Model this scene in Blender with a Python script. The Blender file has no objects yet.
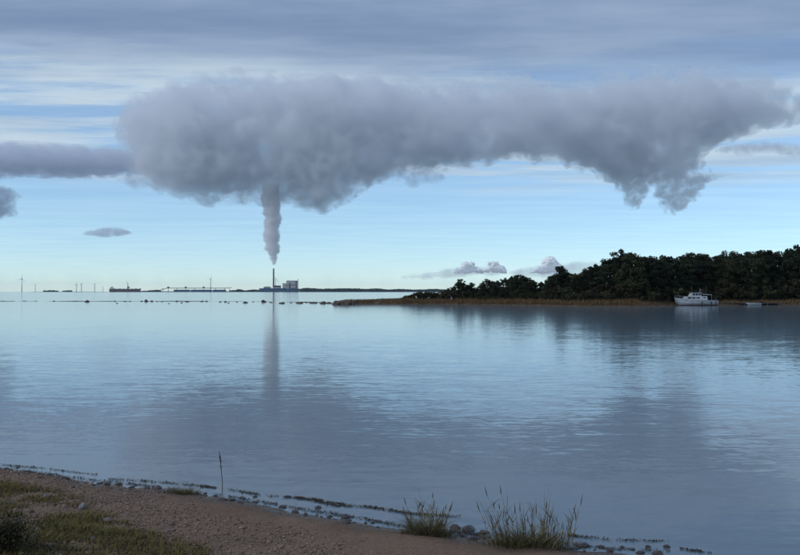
import bpy, math, random
import numpy as np
from mathutils import Vector, Matrix

R = math.radians
random.seed(7)
rng = np.random.default_rng(7)
sc = bpy.context.scene
col = sc.collection

# ------------------------------------------------------------------ camera
FPX = 858.0                    # focal length in pixels of an 800 px wide frame
CAM_H = 3.0                    # eye height above the water
PITCH = math.atan(14.0 / FPX)
cd = bpy.data.cameras.new('camera')
cd.sensor_width = 36.0
cd.lens = 36.0 * FPX / 800.0
cd.clip_start = 0.05
cd.clip_end = 200000.0
cam = bpy.data.objects.new('camera', cd)
cam.location = (0, 0, CAM_H)
cam.rotation_euler = (R(90) + PITCH, 0, 0)
col.objects.link(cam)
sc.camera = cam

# ------------------------------------------------------------------ light and sky
SUN_EL, SUN_AZ = R(38), R(-112)         # azimuth from the view direction, minus = to the left
SKY_STRENGTH = 0.16
EXPOSURE = 0.0
DECK_LO, DECK_HI = (0.19, 0.275, 0.445), (0.31, 0.41, 0.58)

world = bpy.data.worlds.new('World')
sc.world = world
world.use_nodes = True
wt = world.node_tree
wt.nodes.clear()


def wn(kind, **kw):
    n = wt.nodes.new(kind)
    for k, v in kw.items():
        setattr(n, k, v)
    return n


def wmath(op, a, b=None, c=None, clamp=False):
    n = wn('ShaderNodeMath', operation=op)
    n.use_clamp = clamp
    for i, v in enumerate((a, b, c)):
        if v is None:
            continue
        if isinstance(v, (int, float)):
            n.inputs[i].default_value = v
        else:
            wt.links.new(v, n.inputs[i])
    return n.outputs[0]


def wramp(v, a, b, smooth=True):
    n = wn('ShaderNodeMapRange')
    n.interpolation_type = 'SMOOTHSTEP' if smooth else 'LINEAR'
    n.inputs['From Min'].default_value = a
    n.inputs['From Max'].default_value = b
    wt.links.new(v, n.inputs['Value'])
    return n.outputs['Result']


def wnoise(vec, scale, sx, sy, detail=5, rough=0.55, off=(0, 0, 0)):
    m = wn('ShaderNodeMapping')
    m.inputs['Scale'].default_value = (sx, sy, 1)
    m.inputs['Location'].default_value = off
    wt.links.new(vec, m.inputs['Vector'])
    n = wn('ShaderNodeTexNoise')
    n.inputs['Scale'].default_value = scale
    n.inputs['Detail'].default_value = detail
    n.inputs['Roughness'].default_value = rough
    wt.links.new(m.outputs[0], n.inputs['Vector'])
    return n.outputs['Fac']


def wmix(fac, a, b):
    n = wn('ShaderNodeMix', data_type='RGBA')
    wt.links.new(fac, n.inputs['Factor'])
    for i, v in (('A', a), ('B', b)):
        s = [x for x in n.inputs if x.name == i and x.type == 'RGBA'][0]
        if isinstance(v, tuple):
            s.default_value = (*v, 1)
        else:
            wt.links.new(v, s)
    return [x for x in n.outputs if x.type == 'RGBA'][0]


sky = wn('ShaderNodeTexSky', sky_type='NISHITA')
sky.sun_disc = False
sky.sun_elevation = SUN_EL
sky.sun_rotation = SUN_AZ
sky.air_density = 0.75
sky.dust_density = 0.0
sky.ozone_density = 6.0
scl = wn('ShaderNodeVectorMath', operation='MULTIPLY')
wt.links.new(sky.outputs[0], scl.inputs[0])
scl.inputs[1].default_value = (SKY_STRENGTH * 0.97, SKY_STRENGTH * 1.015, SKY_STRENGTH * 0.935)   # the camera's cyan white balance
tc = wn('ShaderNodeTexCoord')
sep = wn('ShaderNodeSeparateXYZ')
wt.links.new(tc.outputs['Generated'], sep.inputs[0])
zc = wmath('MAXIMUM', sep.outputs['Z'], 0.02)
px_ = wmath('DIVIDE', sep.outputs['X'], zc)
py_ = wmath('DIVIDE', sep.outputs['Y'], zc)
cmb = wn('ShaderNodeCombineXYZ')
wt.links.new(px_, cmb.inputs[0])
wt.links.new(py_, cmb.inputs[1])
P = cmb.outputs[0]                       # position on a cloud layer one unit overhead
rad = wmath('SQRT', wmath('ADD', wmath('MULTIPLY', px_, px_), wmath('MULTIPLY', py_, py_)))
# thin veil of streaks farther out
n_v = wnoise(P, 0.6, 0.45, 1.35, 7, 0.62, (3.1, 1.7, 0))
veil = wramp(n_v, 0.40, 0.56)
veil_r = wmath('MULTIPLY', wramp(rad, 11.0, 6.2), veil)
veil_f = wmath('MAXIMUM', wmath('MULTIPLY', veil_r, 0.88), 0.28)
# grey deck overhead, its far edge some way in front
n_d = wnoise(P, 0.8, 0.35, 1.0, 6, 0.55, (9.3, 4.2, 0))
edge = wmath('ADD', rad, wmath('MULTIPLY', wmath('SUBTRACT', n_d, 0.5), 3.2))
deck_f = wmath('MULTIPLY', wramp(edge, 4.9, 3.5), 0.97)
n_c = wnoise(P, 1.0, 0.5, 1.3, 7, 0.62, (1.3, 8.2, 0))
deck_c = wmix(wramp(n_c, 0.3, 0.7), DECK_LO, DECK_HI)
veil_c = wmix(wramp(n_c, 0.3, 0.7), (0.41, 0.53, 0.66), (0.62, 0.74, 0.82))
s1 = wmix(veil_f, scl.outputs[0], veil_c)
s2 = wmix(deck_f, s1, deck_c)
bg = wn('ShaderNodeBackground')
bg.inputs['Strength'].default_value = 1.0
wt.links.new(s2, bg.inputs['Color'])
wo = wn('ShaderNodeOutputWorld')
wt.links.new(bg.outputs[0], wo.inputs['Surface'])

sd = bpy.data.lights.new('sun', 'SUN')
sd.energy = 1.5
sd.angle = R(10)
sd.color = (1.0, 0.98, 0.96)
sun = bpy.data.objects.new('sun', sd)
sdir = Vector((math.sin(SUN_AZ) * math.cos(SUN_EL), math.cos(SUN_AZ) * math.cos(SUN_EL), math.sin(SUN_EL)))
sun.rotation_euler = sdir.to_track_quat('Z', 'Y').to_euler()
sun.location = (0, 0, 60)
col.objects.link(sun)

sc.view_settings.view_transform = 'Standard'
sc.view_settings.look = 'None'
sc.view_settings.exposure = EXPOSURE
sc.view_settings.gamma = 1.0
sc.view_settings.use_curve_mapping = False
sc.cycles.use_denoising = True
sc.cycles.volume_bounces = 7
sc.cycles.volume_step_rate = 0.35
sc.cycles.volume_max_steps = 256
sc.cycles.max_bounces = 24
sc.cycles.diffuse_bounces = 3
sc.cycles.glossy_bounces = 3
sc.cycles.transparent_max_bounces = 128
sc.cycles.sample_clamp_indirect = 6.0


# ------------------------------------------------------------------ helpers
def ray(px, py):
    xc, yc = (px - 400.0) / FPX, (277.5 - py) / FPX
    c, s = math.cos(PITCH), math.sin(PITCH)
    return Vector((xc, c - s * yc, s + c * yc))


def at_z(px, py, z=0.0):
    d = ray(px, py)
    return Vector((0, 0, CAM_H)) + d * ((z - CAM_H) / d.z)


def at_y(px, py, Y):
    d = ray(px, py)
    return Vector((0, 0, CAM_H)) + d * (Y / d.y)


def to_px(x, y, z):
    c, s = math.cos(PITCH), math.sin(PITCH)
    dz = z - CAM_H
    fw = y * c + dz * s
    up = -y * s + dz * c
    return 400 + FPX * x / fw, 277.5 - FPX * up / fw


def tag(o, label=None, cat=None, group=None, kind=None):
    for k, v in (('label', label), ('category', cat), ('group', group), ('kind', kind)):
        if v:
            o[k] = v
    return o


def link(name, mesh, parent=None, loc=(0, 0, 0)):
    o = bpy.data.objects.new(name, mesh)
    o.location = loc
    o.parent = parent
    col.objects.link(o)
    return o


def empty(name, loc, rz=0.0):
    o = bpy.data.objects.new(name, None)
    o.location = loc
    o.rotation_euler = (0, 0, rz)
    o.empty_display_size = 0.5
    col.objects.link(o)
    return o


def np_mesh(name, V, F, mat=None, smooth=False):
    """V (n,3), F (m,k) with k 3 or 4"""
    V = np.asarray(V, dtype=np.float32)
    F = np.asarray(F, dtype=np.int32)
    me = bpy.data.meshes.new(name)
    me.vertices.add(len(V))
    me.vertices.foreach_set('co', V.ravel())
    k = F.shape[1]
    me.loops.add(F.size)
    me.loops.foreach_set('vertex_index', F.ravel())
    me.polygons.add(len(F))
    me.polygons.foreach_set('loop_start', np.arange(0, F.size, k, dtype=np.int32))
    me.polygons.foreach_set('loop_total', np.full(len(F), k, dtype=np.int32))
    if smooth:
        me.polygons.foreach_set('use_smooth', np.ones(len(F), dtype=bool))
    me.update(calc_edges=True)
    if mat:
        me.materials.append(mat)
    return me


class MB:
    def __init__(self):
        self.v, self.f = [], []

    def add(self, vs, fs):
        n = len(self.v)
        self.v += [tuple(v) for v in vs]
        self.f += [tuple(i + n for i in f) for f in fs]
        return self

    def box(self, x0, x1, y0, y1, z0, z1):
        vs = [(x, y, z) for z in (z0, z1) for y in (y0, y1) for x in (x0, x1)]
        return self.add(vs, [(0, 2, 3, 1), (4, 5, 7, 6), (0, 1, 5, 4), (2, 6, 7, 3), (0, 4, 6, 2), (1, 3, 7, 5)])

    def tube(self, p0, p1, r0, r1=None, n=8):
        r1 = r0 if r1 is None else r1
        p0, p1 = Vector(p0), Vector(p1)
        q = (p1 - p0).to_track_quat('Z', 'Y')
        vs = []
        for p, r in ((p0, r0), (p1, r1)):
            for i in range(n):
                a = 2 * math.pi * i / n
                vs.append(p + q @ Vector((math.cos(a) * r, math.sin(a) * r, 0)))
        fs = [(i, (i + 1) % n, n + (i + 1) % n, n + i) for i in range(n)]
        fs += [tuple(range(n - 1, -1, -1)), tuple(range(n, 2 * n))]
        return self.add(vs, fs)

    def prism(self, poly, y0, y1):
        """poly of (x,z), extruded along y"""
        n = len(poly)
        vs = [(x, y0, z) for x, z in poly] + [(x, y1, z) for x, z in poly]
        fs = [tuple(range(n)), tuple(range(2 * n - 1, n - 1, -1))]
        fs += [(i, i + n, (i + 1) % n + n, (i + 1) % n) for i in range(n)]
        return self.add(vs, fs)

    def build(self, name, mat, parent=None, loc=(0, 0, 0), smooth=False):
        me = bpy.data.meshes.new(name)
        me.from_pydata(self.v, [], self.f)
        me.update()
        me.materials.append(mat)
        if smooth:
            for p in me.polygons:
                p.use_smooth = True
        return link(name, me, parent, loc)


def poly_sd(x, y, P):
    x, y = np.asarray(x, float), np.asarray(y, float)
    best = np.full(x.shape, 1e9)
    ins = np.zeros(x.shape, bool)
    n = len(P)
    for i in range(n):
        a, b = P[i], P[(i + 1) % n]
        d = b - a
        t = np.clip(((x - a[0]) * d[0] + (y - a[1]) * d[1]) / (d @ d), 0, 1)
        best = np.minimum(best, np.hypot(x - a[0] - t * d[0], y - a[1] - t * d[1]))
        c = ((a[1] > y) != (b[1] > y))
        with np.errstate(divide='ignore', invalid='ignore'):
            xi = (b[0] - a[0]) * (y - a[1]) / (b[1] - a[1]) + a[0]
        ins ^= c & (x < xi)
    return np.where(ins, best, -best)


# ---- noise
def _hash(ix, iy, iz, seed):
    h = (ix.astype(np.uint32) * np.uint32(374761393) + iy.astype(np.uint32) * np.uint32(668265263)
         + iz.astype(np.uint32) * np.uint32(2147483647) + np.uint32((seed * 974711) & 0xffffffff))
    h = (h ^ (h >> np.uint32(13))) * np.uint32(1274126177)
    h = h ^ (h >> np.uint32(16))
    return (h & np.uint32(0xffffff)).astype(np.float32) / np.float32(0xffffff)


def vnoise(x, y, z, seed=0):
    x, y, z = np.broadcast_arrays(*(np.asarray(a, dtype=np.float32) for a in (x, y, z)))
    fx, fy, fz = np.floor(x), np.floor(y), np.floor(z)
    ix, iy, iz = fx.astype(np.int32), fy.astype(np.int32), fz.astype(np.int32)
    u, v, w = x - fx, y - fy, z - fz
    u, v, w = u * u * (3 - 2 * u), v * v * (3 - 2 * v), w * w * (3 - 2 * w)
    out = 0
    for a in (0, 1):
        for b in (0, 1):
            for c in (0, 1):
                out = out + _hash(ix + a, iy + b, iz + c, seed) * ((u if a else 1 - u) * (v if b else 1 - v) * (w if c else 1 - w))
    return out


def fbm(x, y, z, seed=0, octs=4, gain=0.5):
    t, a, s = 0, 1.0, 0
    for i in range(octs):
        t = t + a * (vnoise(x, y, z, seed + i * 17) - 0.5)
        s += a
        x, y, z, a = x * 2.03, y * 2.03, z * 2.03, a * gain
    return t / s * 2           # about -1..1


# ---- surface nets
def surface_nets(F, org, step):
    nx, ny, nz = F.shape
    S = F > 0
    cshape = (nx - 1, ny - 1, nz - 1)
    acc = np.zeros(cshape + (3,), np.float32)
    cnt = np.zeros(cshape, np.float32)
    corner = lambda A, o: A[o[0]:nx - 1 + o[0], o[1]:ny - 1 + o[1], o[2]:nz - 1 + o[2]]
    for ax in range(3):
        o1, o2 = [a for a in range(3) if a != ax]
        for b in (0, 1):
            for c in (0, 1):
                p = [0, 0, 0]; p[o1] = b; p[o2] = c
                q = list(p); q[ax] = 1
                Sa, Sb = corner(S, p), corner(S, q)
                m = Sa != Sb
                Fa, Fb = corner(F, p)[m], corner(F, q)[m]
                t = Fa / (Fa - Fb)
                acc[m, ax] += t
                acc[m, o1] += b
                acc[m, o2] += c
                cnt[m] += 1
    cells = cnt > 0
    idx = np.full(cshape, -1, np.int32)
    idx[cells] = np.arange(cells.sum())
    ijk = np.argwhere(cells).astype(np.float32)
    V = (ijk + acc[cells] / cnt[cells][:, None]) * np.asarray(step, np.float32) + np.asarray(org, np.float32)
    faces = []
    for ax in range(3):
        o1, o2 = [(1, 2), (2, 0), (0, 1)][ax]
        sl0 = [slice(None)] * 3; sl1 = [slice(None)] * 3
        sl0[ax] = slice(0, -1); sl1[ax] = slice(1, None)
        for o in (o1, o2):
            sl0[o] = slice(1, -1); sl1[o] = slice(1, -1)
        A, B = S[tuple(sl0)], S[tuple(sl1)]
        for flip, m in ((False, A & ~B), (True, ~A & B)):
            e = np.argwhere(m)
            if not len(e):
                continue
            e[:, o1] += 1; e[:, o2] += 1

            def cell(d1, d2):
                c = e.copy(); c[:, o1] += d1; c[:, o2] += d2
                return idx[c[:, 0], c[:, 1], c[:, 2]]
            q = np.stack([cell(-1, -1), cell(0, -1), cell(0, 0), cell(-1, 0)], 1)
            faces.append(q[:, ::-1] if flip else q)
    return V, np.concatenate(faces)


# ---- materials
def new_mat(name):
    m = bpy.data.materials.new(name)
    m.use_nodes = True
    nt = m.node_tree
    b = nt.nodes.get('Principled BSDF')
    return m, nt, b


def pmat(name, c0, c1=None, scale=3.0, rough=0.8, spec=0.3, bump=0.0, island=False, detail=4, metallic=0.0):
    m, nt, b = new_mat(name)
    b.inputs['Roughness'].default_value = rough
    b.inputs['Specular IOR Level'].default_value = spec
    b.inputs['Metallic'].default_value = metallic
    if c1 is None:
        c1 = tuple(x * 0.75 for x in c0)
    tcn = nt.nodes.new('ShaderNodeTexCoord')
    no = nt.nodes.new('ShaderNodeTexNoise')
    no.inputs['Scale'].default_value = scale
    no.inputs['Detail'].default_value = detail
    nt.links.new(tcn.outputs['Object'], no.inputs['Vector'])
    rp = nt.nodes.new('ShaderNodeValToRGB')
    rp.color_ramp.elements[0].position = 0.3
    rp.color_ramp.elements[1].position = 0.7
    rp.color_ramp.elements[0].color = (*c0, 1)
    rp.color_ramp.elements[1].color = (*c1, 1)
    fac = no.outputs['Fac']
    if island:
        g = nt.nodes.new('ShaderNodeNewGeometry')
        mx = nt.nodes.new('ShaderNodeMath'); mx.operation = 'MULTIPLY_ADD'
        nt.links.new(g.outputs['Random Per Island'], mx.inputs[0])
        mx.inputs[1].default_value = 0.75
        m2 = nt.nodes.new('ShaderNodeMath'); m2.operation = 'MULTIPLY'
        nt.links.new(fac, m2.inputs[0]); m2.inputs[1].default_value = 0.3
        nt.links.new(m2.outputs[0], mx.inputs[2])
        fac = mx.outputs[0]
        rp.color_ramp.elements[0].position = 0.05
        rp.color_ramp.elements[1].position = 0.95
    nt.links.new(fac, rp.inputs['Fac'])
    nt.links.new(rp.outputs['Color'], b.inputs['Base Color'])
    if bump:
        bp = nt.nodes.new('ShaderNodeBump')
        bp.inputs['Distance'].default_value = bump
        nt.links.new(no.outputs['Fac'], bp.inputs['Height'])
        nt.links.new(bp.outputs[0], b.inputs['Normal'])
    return m


def vary_by_object(m, lo, hi):
    """each tree a little lighter or darker, greener or browner than the next"""
    nt = m.node_tree
    b = nt.nodes.get('Principled BSDF')
    src = b.inputs['Base Color'].links[0].from_socket
    oi = nt.nodes.new('ShaderNodeObjectInfo')
    hs = nt.nodes.new('ShaderNodeHueSaturation')
    for nm, a0, a1 in (('Value', lo, hi), ('Hue', 0.47, 0.52)):
        mr = nt.nodes.new('ShaderNodeMapRange')
        mr.inputs['To Min'].default_value = a0; mr.inputs['To Max'].default_value = a1
        if nm == 'Hue':
            f = nt.nodes.new('ShaderNodeMath'); f.operation = 'FRACT'
            k = nt.nodes.new('ShaderNodeMath'); k.operation = 'MULTIPLY'; k.inputs[1].default_value = 7.31
            nt.links.new(oi.outputs['Random'], k.inputs[0]); nt.links.new(k.outputs[0], f.inputs[0])
            nt.links.new(f.outputs[0], mr.inputs['Value'])
        else:
            nt.links.new(oi.outputs['Random'], mr.inputs['Value'])
        nt.links.new(mr.outputs[0], hs.inputs[nm])
    nt.links.new(src, hs.inputs['Color'])
    nt.links.new(hs.outputs[0], b.inputs['Base Color'])


def vol_mat(name, density, color=(0.9, 0.9, 0.9), aniso=0.2, size=None, lo=0.38, hi=0.66):
    """even volume, or one broken up by noise of the given size in metres"""
    m = bpy.data.materials.new(name)
    m.use_nodes = True
    nt = m.node_tree
    nt.nodes.clear()
    v = nt.nodes.new('ShaderNodeVolumePrincipled')
    v.inputs['Color'].default_value = (*color, 1)
    v.inputs['Density'].default_value = density
    v.inputs['Anisotropy'].default_value = aniso
    if size:
        tcn = nt.nodes.new('ShaderNodeTexCoord')
        no = nt.nodes.new('ShaderNodeTexNoise')
        no.inputs['Scale'].default_value = 1.0 / size
        no.inputs['Detail'].default_value = 3.0
        no.inputs['Roughness'].default_value = 0.6
        no.inputs['Distortion'].default_value = 0.3
        nt.links.new(tcn.outputs['Object'], no.inputs['Vector'])
        mr = nt.nodes.new('ShaderNodeMapRange')
        mr.interpolation_type = 'SMOOTHSTEP'
        mr.inputs['From Min'].default_value = lo; mr.inputs['From Max'].default_value = hi
        mr.inputs['To Max'].default_value = density * 2.0
        nt.links.new(no.outputs['Fac'], mr.inputs['Value'])
        nt.links.new(mr.outputs[0], v.inputs['Density'])
    o = nt.nodes.new('ShaderNodeOutputMaterial')
    nt.links.new(v.outputs[0], o.inputs['Volume'])
    return m


# ================================================================== SEA
def sea_material():
    m, nt, b = new_mat('sea_water')
    b.inputs['Base Color'].default_value = (0.11, 0.16, 0.20, 1)
    b.inputs['Roughness'].default_value = 0.09
    b.inputs['IOR'].default_value = 1.33
    b.inputs['Specular IOR Level'].default_value = 0.5
    tcn = nt.nodes.new('ShaderNodeTexCoord')
    total = None
    # (scale per metre, stretch across the view, slope amplitude x, y)
    for i, (s, st, ax, ay) in enumerate(((0.05, 0.5, 0.004, 0.004), (0.35, 0.45, 0.006, 0.007), (1.6, 0.20, 0.006, 0.015), (5.0, 0.22, 0.014, 0.040), (14.0, 0.35, 0.018, 0.042))):
        mp = nt.nodes.new('ShaderNodeMapping')
        mp.inputs['Scale'].default_value = (s * st, s, s)
        mp.inputs['Rotation'].default_value = (0, 0, R((4, -6, 3, 7, -5)[i]))
        mp.inputs['Location'].default_value = (13.7 * i, 5.1 * i, 0)
        nt.links.new(tcn.outputs['Object'], mp.inputs['Vector'])
        no = nt.nodes.new('ShaderNodeTexNoise')
        no.inputs['Scale'].default_value = 1.0
        no.inputs['Detail'].default_value = 1.5
        no.inputs['Distortion'].default_value = 0.4
        nt.links.new(mp.outputs[0], no.inputs['Vector'])
        sb = nt.nodes.new('ShaderNodeVectorMath'); sb.operation = 'SUBTRACT'
        sb.inputs[1].default_value = (0.5, 0.5, 0.5)
        nt.links.new(no.outputs['Color'], sb.inputs[0])
        ml = nt.nodes.new('ShaderNodeVectorMath'); ml.operation = 'MULTIPLY'
        ml.inputs[1].default_value = (ax * 2, ay * 2, 0)
        nt.links.new(sb.outputs[0], ml.inputs[0])
        if total is None:
            total = ml.outputs[0]
        else:
            ad = nt.nodes.new('ShaderNodeVectorMath'); ad.operation = 'ADD'
            nt.links.new(total, ad.inputs[0]); nt.links.new(ml.outputs[0], ad.inputs[1])
            total = ad.outputs[0]
    # wind patches: ruffled and calmer water
    mp = nt.nodes.new('ShaderNodeMapping')
    mp.inputs['Scale'].default_value = (0.012, 0.05, 1)
    nt.links.new(tcn.outputs['Object'], mp.inputs['Vector'])
    no = nt.nodes.new('ShaderNodeTexNoise'); no.inputs['Scale'].default_value = 1.0
    no.inputs['Detail'].default_value = 3
    nt.links.new(mp.outputs[0], no.inputs['Vector'])
    mr = nt.nodes.new('ShaderNodeMapRange')
    mr.inputs['From Min'].default_value = 0.3; mr.inputs['From Max'].default_value = 0.7
    mr.inputs['To Min'].default_value = 0.65; mr.inputs['To Max'].default_value = 1.0
    nt.links.new(no.outputs['Fac'], mr.inputs['Value'])
    sc_ = nt.nodes.new('ShaderNodeVectorMath'); sc_.operation = 'SCALE'
    spx = nt.nodes.new('ShaderNodeSeparateXYZ'); nt.links.new(tcn.outputs['Object'], spx.inputs[0])
    lee = nt.nodes.new('ShaderNodeMapRange')          # the water lies calmer in the lee farther out
    lee.inputs['From Min'].default_value = 16; lee.inputs['From Max'].default_value = 80
    lee.inputs['To Min'].default_value = 1.0; lee.inputs['To Max'].default_value = 0.45
    nt.links.new(spx.outputs['Y'], lee.inputs['Value'])
    mm = nt.nodes.new('ShaderNodeMath'); mm.operation = 'MULTIPLY'
    nt.links.new(mr.outputs[0], mm.inputs[0]); nt.links.new(lee.outputs[0], mm.inputs[1])
    nt.links.new(total, sc_.inputs[0]); nt.links.new(mm.outputs[0], sc_.inputs['Scale'])
    ad = nt.nodes.new('ShaderNodeVectorMath'); ad.operation = 'ADD'
    ad.inputs[1].default_value = (0, 0, 1)
    nt.links.new(sc_.outputs[0], ad.inputs[0])
    nm = nt.nodes.new('ShaderNodeVectorMath'); nm.operation = 'NORMALIZE'
    nt.links.new(ad.outputs[0], nm.inputs[0])
    nt.links.new(nm.outputs[0], b.inputs['Normal'])
    return m


SEA_R = 14000.0
sea = link('sea', np_mesh('sea', [(-SEA_R, -2000, 0), (SEA_R, -2000, 0), (SEA_R, SEA_R, 0), (-SEA_R, SEA_R, 0)], [(0, 1, 2, 3)], sea_material()))
tag(sea, 'calm grey blue sea with fine ripples filling the bay', 'sea', kind='structure')

# ================================================================== BEACH
SHORE_PX = [(0, 469), (50, 476), (100, 484), (150, 488.5), (180, 492), (207, 496), (262, 505), (317, 516), (359, 523), (400, 531),
            (450, 534), (500, 541), (565, 550), (620, 553), (690, 570)]
SH = np.array([at_z(x, y)[:2] for x, y in SHORE_PX])
SH = np.vstack([SH[0] + (SH[0] - SH[4]) * 12, SH, SH[-1] + np.array([60.0, -14.0])])


def shore_dist(x, y):
    """signed distance to the waterline, positive on land"""
    x, y = np.asarray(x, float), np.asarray(y, float)
    best = np.full(x.shape, 1e9)
    sgn = np.ones(x.shape)
    for a, b in zip(SH[:-1], SH[1:]):
        d = b - a
        L2 = d @ d
        t = np.clip(((x - a[0]) * d[0] + (y - a[1]) * d[1]) / L2, 0, 1)
        ex, ey = x - a[0] - t * d[0], y - a[1] - t * d[1]
        D = np.hypot(ex, ey)
        cr = d[0] * ey - d[1] * ex
        m = D < best
        best = np.where(m, D, best)
        sgn = np.where(m, np.where(cr < 0, 1, -1), sgn)
    return best * sgn


def beach_h(x, y):
    d = shore_dist(x, y)
    z = np.where(d > 0, 0.105 * d + 0.05 * np.minimum(d, 0.5), 0.09 * d)
    z = np.where(d > 8, 0.105 * 8 + 0.025 + 0.035 * (d - 8), z)
    z = np.maximum(z, -1.6)
    n1 = fbm(np.asarray(x) * 0.9, np.asarray(y) * 0.9, 0 * np.asarray(x), 3, 4)
    n2 = fbm(np.asarray(x) * 6, np.asarray(y) * 6, 0 * np.asarray(x), 9, 3)
    amp = np.clip(d + 0.35, 0.06, 1)
    return z + n1 * 0.055 * amp + n2 * 0.014 * np.clip(amp * 2, 0.3, 1)


def axis(a0, a1, f0, f1, fine, coarse):
    l = np.linspace(a0, f0, max(2, int((f0 - a0) / coarse)), endpoint=False)
    m = np.linspace(f0, f1, int((f1 - f0) / fine), endpoint=False)
    r = np.linspace(f1, a1, max(2, int((a1 - f1) / coarse)))
    return np.concatenate([l, m, r])


def px_of(x, y, z):
    c, s = math.cos(PITCH), math.sin(PITCH)
    dz = z - CAM_H
    fw = np.maximum(y * c + dz * s, 0.1)
    return 400 + FPX * x / fw, 277.5 - FPX * (-y * s + dz * c) / fw


def beach_material():
    m, nt, b = new_mat('beach_ground')
    tcn = nt.nodes.new('ShaderNodeTexCoord')

    def nz(scale, detail=5):
        n = nt.nodes.new('ShaderNodeTexNoise')
        n.inputs['Scale'].default_value = scale; n.inputs['Detail'].default_value = detail
        n.inputs['Roughness'].default_value = 0.65
        nt.links.new(tcn.outputs['Object'], n.inputs['Vector'])
        return n.outputs['Fac']

    def ramp(fac, stops):
        r = nt.nodes.new('ShaderNodeValToRGB')
        el = r.color_ramp.elements
        while len(el) < len(stops):
            el.new(0.5)
        for e, (p, c) in zip(el, stops):
            e.position = p; e.color = (*c, 1)
        nt.links.new(fac, r.inputs['Fac'])
        return r.outputs['Color']
    fine = ramp(nz(38, 6), [(0.3, (0.11, 0.070, 0.048)), (0.5, (0.205, 0.140, 0.097)), (0.72, (0.32, 0.225, 0.165))])
    big = ramp(nz(1.1, 4), [(0.3, (0.75, 0.72, 0.70)), (0.7, (1.05, 1.0, 0.97))])
    mx = nt.nodes.new('ShaderNodeMix'); mx.data_type = 'RGBA'; mx.blend_type = 'MULTIPLY'
    mx.inputs['Factor'].default_value = 1.0
    cs = [s for s in mx.inputs if s.type == 'RGBA']
    nt.links.new(fine, cs[0]); nt.links.new(big, cs[1])
    out = [s for s in mx.outputs if s.type == 'RGBA'][0]
    # wet strip by the water: the height above the sea decides it
    sp = nt.nodes.new('ShaderNodeSeparateXYZ'); nt.links.new(tcn.outputs['Object'], sp.inputs[0])
    wet = nt.nodes.new('ShaderNodeMapRange')
    wet.inputs['From Min'].default_value = 0.02; wet.inputs['From Max'].default_value = 0.10
    wet.inputs['To Min'].default_value = 0.42; wet.inputs['To Max'].default_value = 1.0
    nt.links.new(sp.outputs['Z'], wet.inputs['Value'])
    m2 = nt.nodes.new('ShaderNodeVectorMath'); m2.operation = 'SCALE'
    nt.links.new(out, m2.inputs[0]); nt.links.new(wet.outputs[0], m2.inputs['Scale'])
    nt.links.new(m2.outputs[0], b.inputs['Base Color'])
    rr = nt.nodes.new('ShaderNodeMapRange')
    rr.inputs['From Min'].default_value = 0.02; rr.inputs['From Max'].default_value = 0.08
    rr.inputs['To Min'].default_value = 0.35; rr.inputs['To Max'].default_value = 0.9
    nt.links.new(sp.outputs['Z'], rr.inputs['Value'])
    nt.links.new(rr.outputs[0], b.inputs['Roughness'])
    b.inputs['Specular IOR Level'].default_value = 0.25
    bp = nt.nodes.new('ShaderNodeBump'); bp.inputs['Distance'].default_value = 0.02
    nt.links.new(nz(60, 4), bp.inputs['Height'])
    nt.links.new(bp.outputs[0], b.inputs['Normal'])
    return m


bxs = axis(-90, 70, -10.5, 6.5, 0.05, 1.5)
bys = axis(-70, 60, 4.0, 17.0, 0.05, 1.5)
GX, GY = np.meshgrid(bxs, bys, indexing='ij')
GZ = beach_h(GX, GY)
nxg, nyg = GX.shape
ii = np.arange(nxg * nyg).reshape(nxg, nyg)
BF = np.stack([ii[:-1, :-1], ii[1:, :-1], ii[1:, 1:], ii[:-1, 1:]], -1).reshape(-1, 4)
keep = (GZ.ravel()[BF].max(1) > -1.55)
beach = link('beach', np_mesh('beach', np.stack([GX, GY, GZ], -1).reshape(-1, 3), BF[keep], beach_material(), True))
tag(beach, 'sloping shore of brownish pink gravel and sand at the lower left', 'beach', kind='structure')


def ground_hits(px, py):
    """where the view rays through these pixels meet the beach or the water (fixed-point iteration)"""
    px, py = np.asarray(px, float), np.asarray(py, float)
    c, s_ = math.cos(PITCH), math.sin(PITCH)
    yc = (277.5 - py) / FPX
    dx_, dy_, dz_ = (px - 400) / FPX, c - s_ * yc, s_ + c * yc
    z = np.zeros_like(px)
    for _ in range(7):
        t = (z - CAM_H) / dz_
        z = 0.5 * z + 0.5 * np.maximum(beach_h(dx_ * t, dy_ * t), 0)
    t = (z - CAM_H) / dz_
    return np.stack([dx_ * t, dy_ * t, np.maximum(beach_h(dx_ * t, dy_ * t), 0)], -1)


def ground_hit(px, py):
    return Vector(ground_hits([px], [py])[0])


# icosahedron for pebbles and stones
def ico():
    t = (1 + 5 ** .5) / 2
    v = np.array([(-1, t, 0), (1, t, 0), (-1, -t, 0), (1, -t, 0), (0, -1, t), (0, 1, t), (0, -1, -t), (0, 1, -t), (t, 0, -1), (t, 0, 1), (-t, 0, -1), (-t, 0, 1)], float)
    v /= np.linalg.norm(v[0])
    f = np.array([(0, 11, 5), (0, 5, 1), (0, 1, 7), (0, 7, 10), (0, 10, 11), (1, 5, 9), (5, 11, 4), (11, 10, 2), (10, 7, 6), (7, 1, 8),
                  (3, 9, 4), (3, 4, 2), (3, 2, 6), (3, 6, 8), (3, 8, 9), (4, 9, 5), (2, 4, 11), (6, 2, 10), (8, 6, 7), (9, 8, 1)])
    return v, f


ICO_V, ICO_F = ico()


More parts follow.
